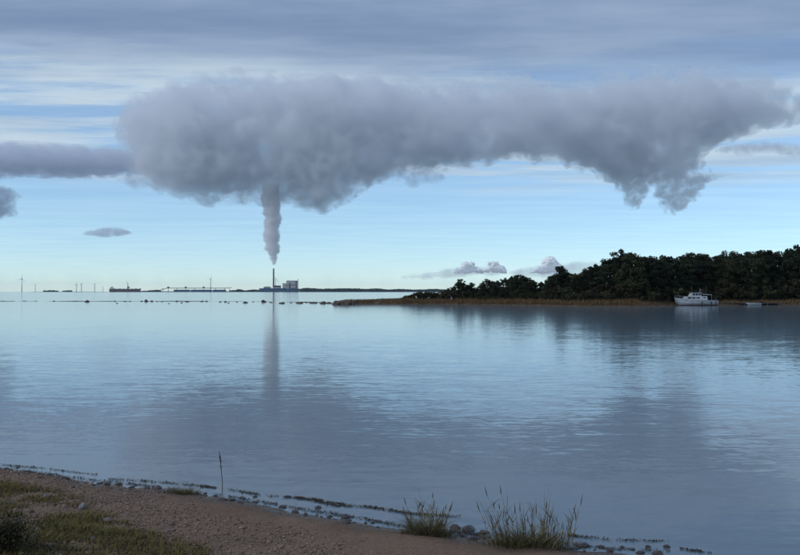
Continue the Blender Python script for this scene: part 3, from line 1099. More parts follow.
def tree_variant(kind, seed):
    """unit-height tree: returns (trunk mesh, crown mesh)"""
    g = np.random.default_rng(seed)
    tk = MB()
    cen, radii = [], []
    lean = g.normal(0, 0.02, 2)
    top = Vector((lean[0], lean[1], 0.93))
    if kind == 'pine':
        segs = 6
        pts = [Vector((lean[0] * t + 0.008 * math.sin(t * 7 + seed), lean[1] * t, t * 0.93)) for t in np.linspace(0, 1, segs)]
        for i in range(segs - 1):
            tk.tube(pts[i], pts[i + 1], 0.017 * (1 - i / segs * 0.8), 0.017 * (1 - (i + 1) / segs * 0.8), 6)
        nb = 26
        for i in range(nb):
            t = g.uniform(0.34, 0.95)
            a = g.uniform(0, 6.28)
            L = g.uniform(0.06, 0.21) * (1.15 - 0.55 * abs(t - 0.55) / 0.45)
            p0 = Vector((lean[0] * t, lean[1] * t, t * 0.93))
            p1 = p0 + Vector((math.cos(a) * L, math.sin(a) * L, L * g.uniform(-.1, .55)))
            tk.tube(p0, p1, 0.005, 0.002, 4)
            cen.append(p1); r = g.uniform(0.05, 0.095); radii.append((r * 1.25, r * 1.25, r * 0.62))
            if g.random() < .6:
                cen.append(p0.lerp(p1, .55)); radii.append((r, r, r * .55))
        cen.append(top); radii.append((0.055, 0.055, 0.06))
        size, each, mt = 0.017, 110, M_NEEDLE
    elif kind == 'spruce':
        tk.tube((0, 0, 0), (lean[0], lean[1], 0.95), 0.016, 0.003, 6)
        for i in range(60):
            t = g.uniform(0.1, 0.97)
            a = g.uniform(0, 6.28)
            L = (1 - t) * 0.21 + 0.012
            q = g.uniform(0.35, 1.0)
            p0 = Vector((lean[0] * t, lean[1] * t, t * .96))
            cen.append(p0 + Vector((math.cos(a) * L * q, math.sin(a) * L * q, -L * 0.25 * q))); r = 0.025 + 0.045 * (1 - t)
            radii.append((r * 1.1, r * 1.1, r * .6))
            if i % 3 == 0:
                tk.tube(p0, cen[-1], 0.004, 0.002, 4)
        cen.append(Vector((lean[0], lean[1], 0.975))); radii.append((.012, .012, .03))
        size, each, mt = 0.015, 75, M_NEEDLE
    elif kind == 'leafy':
        tk.tube((0, 0, 0), (lean[0] * .4, lean[1] * .4, 0.35), 0.02, 0.015, 6)
        tk.tube((lean[0] * .4, lean[1] * .4, 0.35), (lean[0], lean[1], 0.85), 0.015, 0.004, 6)
        for i in range(56):
            z = g.uniform(0.07, 0.95)
            rr_ = 0.27 * math.sqrt(max(0.10, 1 - ((z - 0.46) / 0.52) ** 2)) * g.uniform(0.4, 1.0)
            a = g.uniform(0, 6.28)
            p1 = Vector((math.cos(a) * rr_, math.sin(a) * rr_, z))
            cen.append(p1); r = g.uniform(0.05, 0.10); radii.append((r, r, r * .85))
            if i % 3 == 0:
                tk.tube((lean[0] * z * .6, lean[1] * z * .6, max(0.15, z - 0.16)), p1, 0.006, 0.002, 4)
        size, each, mt = 0.017, 90, M_LEAF
    else:                                    # shrub: many stems from the ground, wider than tall
        for i in range(34):
            a = g.uniform(0, 6.28)
            rr_ = 0.62 * math.sqrt(g.random())
            z = (0.88 * math.sqrt(max(0.05, 1 - (rr_ / 0.72) ** 2))) * g.uniform(0.35, 1.0)
            p1 = Vector((math.cos(a) * rr_, math.sin(a) * rr_, z))
            cen.append(p1); r = g.uniform(0.10, 0.18); radii.append((r, r, r * .8))
            if i % 3 == 0:
                tk.tube((math.cos(a) * .08, math.sin(a) * .08, 0), p1, 0.015, 0.005, 4)
        size, each, mt = 0.04, 70, M_SHRUB
    V, F = leaf_cloud(g, np.array([tuple(c) for c in cen]), np.array(radii), each, size)
    crown = np_mesh('crown', V, F, mt)
    tm = bpy.data.meshes.new('trunk')
    tm.from_pydata(tk.v, [], tk.f); tm.update(); tm.materials.append(M_BARK)
    return tm, crown


TREES = {k: [tree_variant(k, s0 + i) for i in range(n)] for k, s0, n in (('pine', 100, 6), ('spruce', 200, 3), ('leafy', 300, 6), ('shrub', 400, 5))}
NAMES = {'pine': 'pine_tree', 'spruce': 'spruce_tree', 'leafy': 'leafy_tree', 'shrub': 'shrub'}
SKYLINE = [(400, 297), (405, 294), (412, 292), (422, 289), (435, 289.5), (446, 288), (454, 284), (460, 279), (470, 280), (475, 284), (487, 279), (505, 276), (512, 274.5), (527, 275), (535, 280), (547, 280), (553, 274),
           (556, 271), (562, 266), (567, 271), (580, 271), (588, 267), (595, 264), (602, 261), (610, 257), (617, 254), (622, 249), (632, 250), (637, 255), (647, 254), (660, 254), (672, 254), (680, 254), (685, 250), (695, 250), (706, 253),
           (715, 251), (722, 253), (730, 249), (742, 252), (750, 249), (760, 249), (766, 252), (772, 249), (785, 250), (795, 245), (800, 244), (830, 243), (900, 246)]


def sky_y(px):
    return float(np.interp(px, [p[0] for p in SKYLINE], [p[1] for p in SKYLINE]))


tg = random.Random(99)


def plant_tree(kind, px, off, top_py, label, group, width=1.0):
    Y = coast_y(px) + off
    x = (px - 400) / FPX * Y
    z0 = float(head_h(np.array([x]), np.array([Y]))[0])
    ztop = at_y(px, top_py, Y).z
    h = max(0.6, ztop - z0)
    tm, cm = tg.choice(TREES[kind])
    r = empty(NAMES[kind], (x, Y, z0 - 0.05), tg.uniform(0, 6.28))
    r.scale = (h * width, h * width, h)
    link('trunk', tm, r)
    link('crown', cm, r)
    tag(r, label, 'shrub' if kind == 'shrub' else 'tree', group)
    PLANTED.setdefault(label, []).append((px, r))


ZONES = [(430, 'on the outermost tip of the headland'), (455, 'between headland tip and small rounded tree'), (500, 'near the small rounded tree'), (545, 'around the broad dome shaped tree'), (580, 'around the solitary pine'),
         (612, 'on the slope up to the high wood'), (640, 'around the first high treetop'), (674, 'just left of the motor boat'), (716, 'behind the motor boat'), (745, 'behind the left half of the jetty'), (775, 'behind the rowing boat'), (2000, 'right of the rowing boat')]
PLANTED = {}


def zone(px):
    z = next(t for lim, t in ZONES if px < lim)
    return z, z


KIND_WORDS = {'pine': 'dark pine', 'spruce': 'pointed spruce', 'leafy': 'dark leafy tree', 'shrub': 'low bushy shrub'}
# single trees that stand out on the skyline
for kind, px, off, top, w, lab in (
        ('pine', 562, 13, 265, 1.15, 'solitary pine rising above the skyline dip left of the high wood'),
        ('pine', 622, 16, 248, 1.0, 'tall pine whose rounded top forms the first high point of the wood'),
        ('leafy', 461, 10, 278.5, 1.2, 'small rounded tree standing clear at the left end of the wood'),
        ('leafy', 487, 12, 278.5, 1.3, 'round topped tree between the small rounded tree and the broad dome'),
        ('leafy', 519, 15, 274, 1.7, 'broad dome shaped tree midway along the lower part of the wood'),
        ('pine', 595, 14, 263, 1.1, 'pine on the slope of the skyline left of the first high point'),
        ('pine', 797, 18, 243.5, 1.0, 'tallest pine at the right end of the wood')):
    plant_tree(kind, px, off, top, lab, 'trees that stand out on the skyline', w)
# main rows
for row, (off, step, drop) in enumerate(((10, 8.0, 2.5), (20, 7.0, 0.3))):
    px = 446 + row * 3
    while px < 870:
        jx = px + tg.uniform(-2, 2)
        d_ = drop + abs(tg.gauss(0, 1.6)) + (tg.uniform(2, 8) if (row == 0 and tg.random() < .5) else 0)
        top = sky_y(jx) + d_
        tall = coast_y(jx) * (297 - top) / FPX
        if tall < 3.4:
            kind = 'leafy' if tg.random() < .8 else 'shrub'
        else:
            kind = tg.choices(['pine', 'leafy', 'spruce'], [0.52, 0.38, 0.10])[0]
        if top < 293:
            zl, zg = zone(jx)
            plant_tree(kind, jx, off + tg.uniform(-3, 3), top, f'{KIND_WORDS[kind]} {zl}', f'{KIND_WORDS[kind]}s, {zg}', {'pine': 1.15, 'leafy': 1.2, 'spruce': 1.1, 'shrub': 1.0}[kind])
        px += step
px = 452
while px < 600:
    jx = px + tg.uniform(-2, 2)
    zl, zg = zone(jx)
    plant_tree('leafy', jx, 15 + tg.uniform(-2, 2), sky_y(jx) + tg.uniform(1.5, 4.5), f'dark leafy tree {zl}', f'dark leafy trees, {zg}', 1.5)
    px += 7.5
# shrubs and young trees in front
for off, step, lo, hi in ((5.0, 6.5, 0.16, 0.34), (8.0, 7.5, 0.30, 0.58)):
    px = 405
    while px < 870:
        jx = px + tg.uniform(-2.5, 2.5)
        t = sky_y(jx)
        base = 299
        top = base - max(4.5, (base - t) * tg.uniform(lo, hi)) if jx > 450 else t + tg.uniform(0.3, 2.5)
        zl, zg = zone(jx)
        kind = 'shrub' if (tg.random() < .75 or jx < 450) else 'leafy'
        hgt = coast_y(jx) * (298 - top) / FPX
        lab = (f'low waterside shrub {zl}' if off < 6 else f'taller inner shrub {zl}') if kind == 'shrub' else f'young leafy tree {zl}'
        plant_tree(kind, jx, off + tg.uniform(-1, 1.5), top, lab, f'{"shrubs" if kind == "shrub" else "young trees"}, {zg}', 1.0 if kind == 'shrub' else 1.3)
        px += step

ORD = ['leftmost', 'second from left', 'third from left', 'fourth from left', 'fifth from left', 'sixth from left', 'seventh from left', 'eighth from left', 'ninth from left', 'tenth from left', 'eleventh from left', 'twelfth from left', 'thirteenth from left', 'fourteenth from left']
for lab, lst in PLANTED.items():
    if len(lst) > 1:
        for k_, (_, o) in enumerate(sorted(lst, key=lambda t: t[0])):
            o['label'] = f'{lab}, {ORD[min(k_, 13)]}'

# pale marker in the reeds
p = at_y(451.5, 299.5, coast_y(451) + 2.0)
M_PALEW = pmat('weathered_white', (0.30, 0.25, 0.23), (0.22, 0.19, 0.18), 6, 0.8)
root = empty('marker_post', (p.x, p.y, 0.7))
MB().box(-.2, .2, -.03, .03, .35, 1.05).build('board', M_PALEW, root)
MB().tube((0, .06, -.4), (0, .06, .95), .05, .04, 6).build('post', M_BARK, root)
tag(root, 'small pale marker board standing in the brown reeds', 'marker')

# stones at the foot of the headland
for i, (x, y, w, h) in enumerate(((630, 304.6, 3.5, 1.8), (640, 304.6, 4.4, 1.7), (661, 305.2, 4, 2.0), (337, 304.6, 9, 5.0), (345, 304.6, 10, 5.4), (353, 304.6, 7, 3.6), (378, 304.2, 6, 3))):
    p = at_z(x, y)
    s = p.y / FPX
    o = link('bank_stone', (ROCK_MESH if 650 < x else ROCK_MESH2)[i % 5], None, (p.x, p.y, 0))
    o.scale = (w * s * .45, w * s * .5, h * s / .68)
    lab = {630: 'smaller of two brown stones at the bank left of the boat', 640: 'larger of two brown stones at the bank left of the boat', 661: 'dark stone at the bank close beside the motor boat bow', 337: 'ochre boulder at the very tip of the grassy spit', 345: 'largest ochre boulder second from the tip of the spit', 353: 'ochre boulder third from the tip of the spit', 378: 'low ochre boulder halfway along the grassy spit'}[x]
    tag(o, lab, 'rock', 'stones along the headland bank')

# ------------------------------------------------------------------ motor boat
M_WHITE = pmat('boat_white', (0.47, 0.49, 0.51), (0.38, 0.40, 0.42), 1.5, 0.35, 0.5)  # white paint darkened evenly, the shade over the boats put into the colour
M_GLASS = pmat('dark_glass', (0.012, 0.016, 0.02), (0.02, 0.025, 0.03), 1, 0.1, 0.5)
M_DARK = pmat('dark_rubber', (0.012, 0.012, 0.014), (0.025, 0.025, 0.028), 5, 0.7)
M_RED = pmat('antifouling_red', (0.16, 0.03, 0.02), (0.11, 0.025, 0.02), 3, 0.7)
M_STEEL = pmat('steel_rail', (0.45, 0.46, 0.48), (0.35, 0.36, 0.38), 5, 0.35, 0.5, metallic=0.8)
M_CANVAS = pmat('canvas_blue', (0.07, 0.085, 0.12), (0.05, 0.06, 0.09), 5, 0.9)
M_DECKW = pmat('jetty_wood', (0.085, 0.07, 0.055), (0.17, 0.145, 0.115), 2, 0.9, 0.1, island=True)


def loft(sections, closed_ends=True):
    """sections: list of equal-length point rings (open, port to starboard)"""
    m = MB()
    n = len(sections[0])
    vs = [p for s_ in sections for p in s_]
    fs = []
    for i in range(len(sections) - 1):
        for j in range(n):
            j2 = (j + 1) % n
            fs.append((i * n + j, i * n + j2, (i + 1) * n + j2, (i + 1) * n + j))
    fs.append(tuple(range(n - 1, -1, -1)))
    fs.append(tuple((len(sections) - 1) * n + j for j in range(n)))
    return m.add(vs, fs)


def hull_sections(L, beam, zb, zs, zk, n=12, stern_full=0.9):
    S = []
    for i in range(n + 1):
        t = i / n                       # 0 bow, 1 stern
        x = -L / 2 + L * t
        b = beam / 2 * (math.sin(min(1, t * 1.5) * math.pi / 2) ** 0.75 if t > 0 else 0.02) * (1 - (1 - stern_full) * max(0, t - .6) / .4)
        b = max(b, 0.03)
        sheer = zb + (zs - zb) * (t ** 0.6)
        rake = (1 - t) ** 3 * 0.8
        ring = [(x, -b, sheer), (x + rake * .4, -b * .86, sheer * .35), (x + rake, -b * .45, zk * 0.6), (x + rake, 0, zk), (x + rake, b * .45, zk * 0.6), (x + rake * .4, b * .86, sheer * .35), (x, b, sheer)]
        S.append(ring)
    return S


BD = coast_y(692) - 2.0
pb = at_y(695, 305, BD)
boat = empty('motor_boat', (pb.x, BD, 0), R(3))
L = 42.5 * BD / FPX
loft(hull_sections(L, 3.1, 1.75, 1.05, -0.45, 16)).build('hull', M_WHITE, boat, smooth=False)
loft([[(x * 1.004, y * 1.015, min(z, 0.16)) for (x, y, z) in r] for r in hull_sections(L * .985, 3.0, 0.14, 0.14, -0.47, 16)]).build('waterline_band', M_RED, boat)
zd = 1.3
# trunk cabin
cab = MB().add([(-2.7, -1.05, zd), (2.3, -1.15, zd - .2), (2.3, 1.15, zd - .2), (-2.7, 1.05, zd), (-2.2, -.9, zd + .62), (2.2, -1.0, zd + .72), (2.2, 1.0, zd + .72), (-2.2, .9, zd + .62)],
               [(0, 3, 2, 1), (4, 5, 6, 7), (0, 1, 5, 4), (1, 2, 6, 5), (2, 3, 7, 6), (3, 0, 4, 7)]).build('cabin', M_WHITE, boat)
for x0, x1 in ((-2.0, -1.25), (-1.05, -.3), (-.1, .65), (.85, 1.9)):
    MB().add([(x0, -1.06, zd + .2), (x1, -1.08, zd + .2), (x1, -1.035, zd + .52), (x0, -1.01, zd + .5), (x0, -.9, zd + .2), (x1, -.9, zd + .2), (x1, -.9, zd + .52), (x0, -.9, zd + .5)],
             [(0, 1, 2, 3), (4, 7, 6, 5), (0, 4, 5, 1), (3, 2, 6, 7), (0, 3, 7, 4), (1, 5, 6, 2)]).build('window', M_GLASS, cab)
# wheelhouse
zw = zd + .68
wh = MB().add([(-1.25, -.9, zw), (1.0, -.95, zw), (1.0, .95, zw), (-1.25, .9, zw), (-.75, -.78, zw + .72), (1.0, -.82, zw + .74), (1.0, .82, zw + .74), (-.75, .78, zw + .72)],
              [(0, 3, 2, 1), (4, 5, 6, 7), (0, 1, 5, 4), (1, 2, 6, 5), (2, 3, 7, 6), (3, 0, 4, 7)]).build('wheelhouse', M_WHITE, boat)
for x0, x1 in ((-.85, -.35), (-.22, .3), (.42, .9)):
    MB().add([(x0, -.905, zw + .2), (x1, -.925, zw + .2), (x1, -.865, zw + .6), (x0 + .1, -.845, zw + .6), (x0, -.75, zw + .2), (x1, -.75, zw + .2), (x1, -.75, zw + .6), (x0 + .1, -.75, zw + .6)],
             [(0, 1, 2, 3), (4, 7, 6, 5), (0, 4, 5, 1), (3, 2, 6, 7), (0, 3, 7, 4), (1, 5, 6, 2)]).build('window', M_GLASS, wh)
MB().box(-.95, 1.25, -.95, .95, zw + .742, zw + .80).build('wheelhouse_roof', M_WHITE, wh)
# aft canopy on posts
cp = MB().add([(1.3, -1.0, zw + .45), (3.3, -1.0, zw + .30), (3.3, 1.0, zw + .30), (1.3, 1.0, zw + .45), (1.3, -.9, zw + .53), (3.3, -.9, zw + .37), (3.3, .9, zw + .37), (1.3, .9, zw + .53)],
              [(0, 3, 2, 1), (4, 5, 6, 7), (0, 1, 5, 4), (1, 2, 6, 5), (2, 3, 7, 6), (3, 0, 4, 7)]).build('canopy', M_WHITE, boat)
for x, y in ((1.5, -.95), (3.2, -.95), (1.5, .95), (3.2, .95)):
    MB().tube((x, y, 1.0), (x, y, zw + .33), .03, .03, 6).build('canopy_post', M_STEEL, cp)
MB().tube((1.05, 0, zw + .7), (1.15, 0, zw + 1.75), .045, .03, 6).tube((1.1, -.45, zw + 1.3), (1.1, .45, zw + 1.3), .025, .025, 5).build('mast', M_STEEL, boat)
MB().tube((-.6, .3, zw + .8), (-.55, .3, zw + 2.5), .018, .01, 5).build('antenna', M_STEEL, boat)
MB().tube((2.6, .5, zw + .35), (2.7, .5, zw + 2.3), .018, .01, 5).build('antenna', M_STEEL, boat)
rl = MB()
for t in np.linspace(-.48, -.26, 6):
    x = t * L
    zz = 1.75 + (1.05 - 1.75) * ((t + .5) ** .6)
    yb = 1.55 * math.sin(min(1, (t + .5) * 1.5) * math.pi / 2) ** .75 - .06
    for sg in (-1, 1):
        rl.tube((x, sg * yb, zz), (x, sg * yb, zz + .5), .02, .02, 5)
        if t > -.47:
            rl.tube((xp, sg * ybp, zzp + .5), (x, sg * yb, zz + .5), .02, .02, 5)
    xp, ybp, zzp = x, yb, zz
rl.build('bow_rail', M_STEEL, boat)
for x in (.9, 2.9, 3.9):
    MB().tube((x, -1.62, .25), (x, -1.62, .85), .11, .11, 8).build('fender', M_DARK, boat)
MB().box(3.55, 4.5, -1.2, 1.2, 1.0, 1.25).build('stern_bench', M_CANVAS, boat)
MB().tube((L / 2 - .1, 0, 1.0), (L / 2 + .25, 0, 2.0), .02, .02, 5).build('flag_staff', M_STEEL, boat)
tag(boat, 'white cabin motor boat moored at the wooded bank bow to the left', 'boat')

# ------------------------------------------------------------------ jetty and rowing boat
JD = coast_y(750) + 0.2
j0, j1 = at_y(719, 305, JD).x, at_y(779, 305, JD).x
jet = empty('jetty', (j0, JD, 0))
JL = j1 - j0
n = int(JL / 0.16)
pm = MB().box(0, .14, -.75, .75, .47, .52)
m0 = None
for i in range(n):
    if m0 is None:
        o = pm.build('plank', M_DECKW, jet); m0 = o.data
    else:
        o = link('plank', m0, jet)
    o.location = (i * .16, srnd.uniform(-.03, .03), srnd.uniform(-.006, .006))
for y in (-.6, .6):
    MB().box(0, JL, y - .06, y + .06, .33, .465).build('beam', M_DECKW, jet)
for x in np.linspace(.3, JL - .3, 6):
    for y in (-.68, .68):
        MB().tube((x, y, -1.0), (x, y, .45 + (.35 if y < 0 and srnd.random() < .4 else 0)), .08, .075, 7).build('post', M_DECKW, jet)
tag(jet, 'low grey wooden jetty along the bank right of the motor boat', 'jetty')

RD = JD - 1.9
pr = at_y(753, 305, RD)
rb = empty('rowing_boat', (pr.x, RD, 0), R(2))
RL = 15.5 * RD / FPX
hs = hull_sections(RL, 1.35, .58, .46, -.12, 12, 0.85)
m = MB()
nr = len(hs[0])
vs = [p for s_ in hs for p in s_]
inn = [(p[0] * .97, p[1] * .93, p[2] + (.05 if abs(p[2]) < .4 else -.0)) for s_ in hs for p in s_]
fs = []
for i in range(len(hs) - 1):
    for j in range(nr - 1):
        a = i * nr + j
        fs.append((a, a + 1, a + nr + 1, a + nr)); o2 = len(vs)
        fs.append((o2 + a, o2 + a + nr, o2 + a + nr + 1, o2 + a + 1))
    for j in (0, nr - 1):
        a = i * nr + j
        fs.append((a, a + nr, len(vs) + a + nr, len(vs) + a))
for off in (0, len(vs)):
    fs.append(tuple(off + (len(hs) - 1) * nr + j for j in range(nr)))
MB().add(vs + inn, fs).build('hull', M_WHITE, rb)
for x in (-.5, .6):
    MB().box(x - .14, x + .14, -.55, .55, .30, .34).build('seat', M_DECKW, rb)
MB().box(RL / 2 - .05, RL / 2 + .28, -.17, .17, .45, .85).tube((RL / 2 + .1, 0, -.4), (RL / 2 + .1, 0, .45), .06, .07, 6).build('outboard_motor', M_DARK, rb)
tag(rb, 'small open white rowing boat tied to the jetty', 'boat')

# ================================================================== FAR SHORE
FD = 5000.0


def far(px, py, D=FD):
    return at_y(px, py, D)


M_FAR = pmat('far_wood', (0.015, 0.022, 0.016), (0.035, 0.045, 0.03), 0.01, 0.9, 0.1)
M_FLAND = pmat('far_ground', (0.05, 0.055, 0.05), (0.09, 0.085, 0.075), 0.01, 0.9, 0.1)


def far_land(name, x0, x1, D, depth, hz, label):
    """low strip of land with a rounded shore"""
    a, b = (x0 - 400) / FPX * D, (x1 - 400) / FPX * D
    n = 60
    V, F = [], []
    for i in range(n + 1):
        t = i / n
        e = math.sin(math.pi * min(1, max(0, t))) ** .35 if 0 < t < 1 else 0.0
        x = a + (b - a) * t
        for (dy, z) in ((-.5 * depth * e - 5, -2), (-.5 * depth * e, hz * .5 * e), (-.35 * depth * e, hz * e), (.35 * depth * e, hz * e), (.5 * depth * e + 5, -2)):
            V.append((x, D + dy, z))
    for i in range(n):
        for j in range(4):
            q = i * 5 + j
            F.append((q, q + 5, q + 6, q + 1))
    o = link(name, np_mesh(name, V, F, M_FLAND, True))
    tag(o, label, 'land', kind='structure')


def far_wood(name, x0, x1, D, depth, hfun, n, label, seed):
    g = np.random.default_rng(seed)
    px = g.uniform(x0, x1, n)
    Y = D + g.uniform(-depth / 2, depth / 2, n)
    X = (px - 400) / FPX * Y
    H = np.array([hfun(p) for p in px]) * g.uniform(0.6, 1.05, n)
    V = np.repeat(ICO_V[None], n, 0) * (1 + .4 * (g.random((n, 12, 1)) - .5))
    W = g.uniform(6, 12, n)
    V = np.stack([V[:, :, 0] * W[:, None] + X[:, None], V[:, :, 1] * W[:, None] + Y[:, None], (V[:, :, 2] * .5 + .45) * H[:, None] + 1.0], -1)
    F = ICO_F[None] + (np.arange(n) * 12)[:, None, None]
    o = link(name, np_mesh(name, V.reshape(-1, 3), F.reshape(-1, 3), M_FAR))
    tag(o, label, 'wood', kind='stuff')


def wob(px, k, s):
    return float(vnoise(np.array([px * k]), np.array([s * 1.0]), np.array([0.]), 8)[0])


far_land('far_shore', 224, 470, FD, 500, 3.0, 'long low far shore carrying the power plant and woods')
far_wood('far_woods', 303, 445, FD + 60, 300, lambda p: 15 + 9 * wob(p, .09, 1) + (4 if p < 330 else 0), 1900, 'dark strip of far woods on the horizon right of the plant', 1)
far_wood('far_trees', 230, 262, FD + 60, 200, lambda p: 8 + 10 * wob(p, .2, 2), 300, 'low far trees just left of the power plant', 2)
far_land('harbour_ground', 138, 234, FD - 50, 160, 3.0, 'flat harbour ground with the long pier between ship and plant')
far_land('far_island', 30, 112, FD + 800, 200, 2.0, 'thin low far island at the left part of the horizon')
far_wood('island_trees', 44, 58, FD + 800, 120, lambda p: 7 + 7 * wob(p, .3, 3), 90, 'clump of trees on the thin far island nearer the large turbine', 3)
far_wood('island_trees', 63, 71, FD + 800, 120, lambda p: 7 + 7 * wob(p, .3, 4), 60, 'second clump of trees on the thin far island before the slim turbines', 4)
far_wood('harbour_trees', 140, 160, FD, 60, lambda p: 6 + 8 * wob(p, .3, 5), 120, 'low dark trees between the ship and the long pier', 5)

# ------------------------------------------------------------------ wind turbines
M_TURB = pmat('turbine_grey', (0.35, 0.36, 0.38), (0.30, 0.31, 0.33), 0.02, 0.5, 0.4)


def turbine(px, hub_py, D, blade_px, rot, label, base_py=292.3):
    p = far(px, base_py, D)
    zh = far(px, hub_py, D).z
    s = D / FPX
    r = empty('wind_turbine', (p.x, D, 0))
    w = max(1.9, zh * 0.024)
    MB().tube((0, 0, -1), (0, 0, zh), w * 1.15, w * .75, 10).build('tower', M_TURB, r, smooth=True)
    MB().box(-1.7, 1.7, -2.5, 6, zh - 1.6, zh + 2.0).build('nacelle', M_TURB, r)
    MB().tube((0, -4.6, zh), (0, -2.5, zh), .7, 1.7, 8).build('hub', M_TURB, r)
    Lb = blade_px * s
    for i in range(3):
        a = rot + i * 2.0944
        dx, dz = math.sin(a), math.cos(a)
        nx_, nz_ = math.cos(a), -math.sin(a)
        ch = Lb * 0.075
        m = MB()
        vs = []
        for t, c in ((0.02, .5), (.15, 1.0), (.6, .6), (1.0, .18)):
            for q, yy in ((-.35, -.25), (.65, -.25), (.65, .25), (-.35, .25)):
                vs.append((dx * Lb * t + nx_ * ch * c * q, -3.6 + yy, zh + dz * Lb * t + nz_ * ch * c * q))
        fs = [(k * 4 + j, k * 4 + (j + 1) % 4, k * 4 + 4 + (j + 1) % 4, k * 4 + 4 + j) for k in range(3) for j in range(4)] + [(3, 2, 1, 0), (12, 13, 14, 15)]
        m.add(vs, fs).build('blade', M_TURB, r)
    tag(r, label, 'wind turbine', 'wind turbines on the horizon')


turbine(21.8, 278.8, 5000, 4.6, 0.12, 'largest wind turbine alone at the left end of the horizon')
turbine(35.2, 285, 7000, 2.4, .7, 'faint small turbine next right of the largest one')
turbine(76.5, 284.2, 5900, 2.8, .3, 'left one of the close pair of slim turbines')
turbine(81.4, 284.0, 5900, 2.8, 1.2, 'right one of the close pair of slim turbines')
turbine(94.6, 284.5, 5900, 2.8, .8, 'single slim turbine between the pair and the ship')
turbine(103, 287.5, 7500, 1.8, .1, 'tiniest turbine just left of the ship stern')
turbine(210.7, 278.9, 4960, 3.6, .55, 'tall turbine rising behind the long pier')

# ------------------------------------------------------------------ ship
M_HULLR = pmat('ship_hull_red', (0.12, 0.068, 0.058), (0.09, 0.05, 0.045), 0.03, 0.7)
M_SHIPW = pmat('ship_white', (0.6, 0.6, 0.58), (0.5, 0.5, 0.49), 0.05, 0.6)
M_CRANE = pmat('crane_dark', (0.05, 0.06, 0.07), (0.08, 0.09, 0.10), 0.05, 0.7)
SD = 4800.0
s = SD / FPX
p = far(125, 292.5, SD)
ship = empty('cargo_ship', (p.x, SD, 0))
hw = 15.5 * s
MB().prism([(-hw * .96, -3), (-hw, 16), (-hw * .97, 17), (-hw * .5, 15), (hw * .75, 15), (hw * .96, 19), (hw * 1.02, 20), (hw * .9, -3)], -9, 9).build('hull', M_HULLR, ship)
MB().box(-hw * .95, -hw * .72, -8, 8, 16.2, 24).box(-hw * .93, -hw * .8, -7, 7, 24, 28).build('bridge_house', M_SHIPW, ship)
MB().tube((-hw * .84, 0, 28), (-hw * .84, 0, 34), 1.4, 1.2, 8).build('funnel', M_CRANE, ship)
for k_, x in enumerate(np.linspace(-.6, .7, 6)):
    MB().box(hw * x - 8, hw * x + 8, -7, 7, 15.1, 18.4 + (k_ % 2) * .8).build('hatch_cover', M_HULLR, ship)
MB().tube((3.0 * s, 0, 15), (3.0 * s, 0, 44), 2.2, 1.6, 8).tube((3.0 * s, 0, 40), (1.6 * s, 0, 58), 1.5, .8, 6).tube((3.0 * s, 0, 28), (5.2 * s, 0, 24), 1.6, 1.0, 6).box(3.0 * s - 4, 3.0 * s + 6, -3, 3, 22, 30).build('deck_crane', M_CRANE, ship)
tag(ship, 'long low red brown cargo ship with a dark deck crane', 'ship')

# ------------------------------------------------------------------ long pier with conveyor
PD = 4900.0
s = PD / FPX
M_PIER = pmat('pier_concrete', (0.10, 0.11, 0.12), (0.06, 0.07, 0.08), 0.02, 0.9)
M_BLUE = pmat('shed_blue', (0.05, 0.115, 0.20), (0.04, 0.095, 0.17), 0.02, 0.7)
M_CLAD = pmat('light_cladding', (0.50, 0.47, 0.45), (0.43, 0.41, 0.40), 0.05, 0.7)
M_ROOFD = pmat('dark_roofing', (0.05, 0.055, 0.065), (0.035, 0.04, 0.05), 0.05, 0.8)
X = lambda px, D: (px - 400) / FPX * D
Zf = lambda py, D: CAM_H + (291.5 - py) / FPX * D
pier = empty('pier', (X(200, PD), PD, 0))
dx = lambda px: X(px, PD) - X(200, PD)
MB().box(dx(157), dx(233), -12, 12, -3, 4.2).build('quay_wall', M_PIER, pier)
for a, b in ((174, 190), (191, 212), (213, 226)):
    MB().prism([(dx(a), 4.2), (dx(b), 4.2), (dx(b), 11), (dx(b) - 3, 13.5), (dx(a) + 3, 13.5), (dx(a), 11)], -8, 8).build('shed', M_BLUE, pier)
tag(pier, 'long dark pier with low blue sheds left of the plant', 'pier')
cv = empty('conveyor', (X(200, PD), PD + 18, 0))
z_c = Zf(288, PD)
for a, b, za, zb in ((160, 167, Zf(289.5, PD), z_c), (167, 225, z_c, z_c), (225, 231, z_c, Zf(287.6, PD))):
    A, B = Vector((dx(a), 0, za)), Vector((dx(b), 0, zb))
    MB().add([(A.x, -2.5, za - 1.6), (B.x, -2.5, zb - 1.6), (B.x, 2.5, zb - 1.6), (A.x, 2.5, za - 1.6), (A.x, -2.5, za + 1.6), (B.x, -2.5, zb + 1.6), (B.x, 2.5, zb + 1.6), (A.x, 2.5, za + 1.6)],
             [(0, 3, 2, 1), (4, 5, 6, 7), (0, 1, 5, 4), (1, 2, 6, 5), (2, 3, 7, 6), (3, 0, 4, 7)]).build('gallery', M_CRANE, cv)
for px in (162, 167.5, 176, 185, 194, 203, 215, 224, 229):
    zt = z_c - 1.65
    MB().tube((dx(px) - 3, 0, 0), (dx(px), 0, zt), 1.0, .8, 5).tube((dx(px) + 3, 0, 0), (dx(px), 0, zt), 1.0, .8, 5).build('trestle', M_CRANE, cv)
for px in (167.5, 185, 203):
    MB().box(dx(px) - 5, dx(px) + 5, -4, 4, z_c + 1.62, z_c + 8).build('transfer_house', M_CRANE, cv)
tag(cv, 'raised conveyor gallery on trestles above the long pier', 'conveyor')

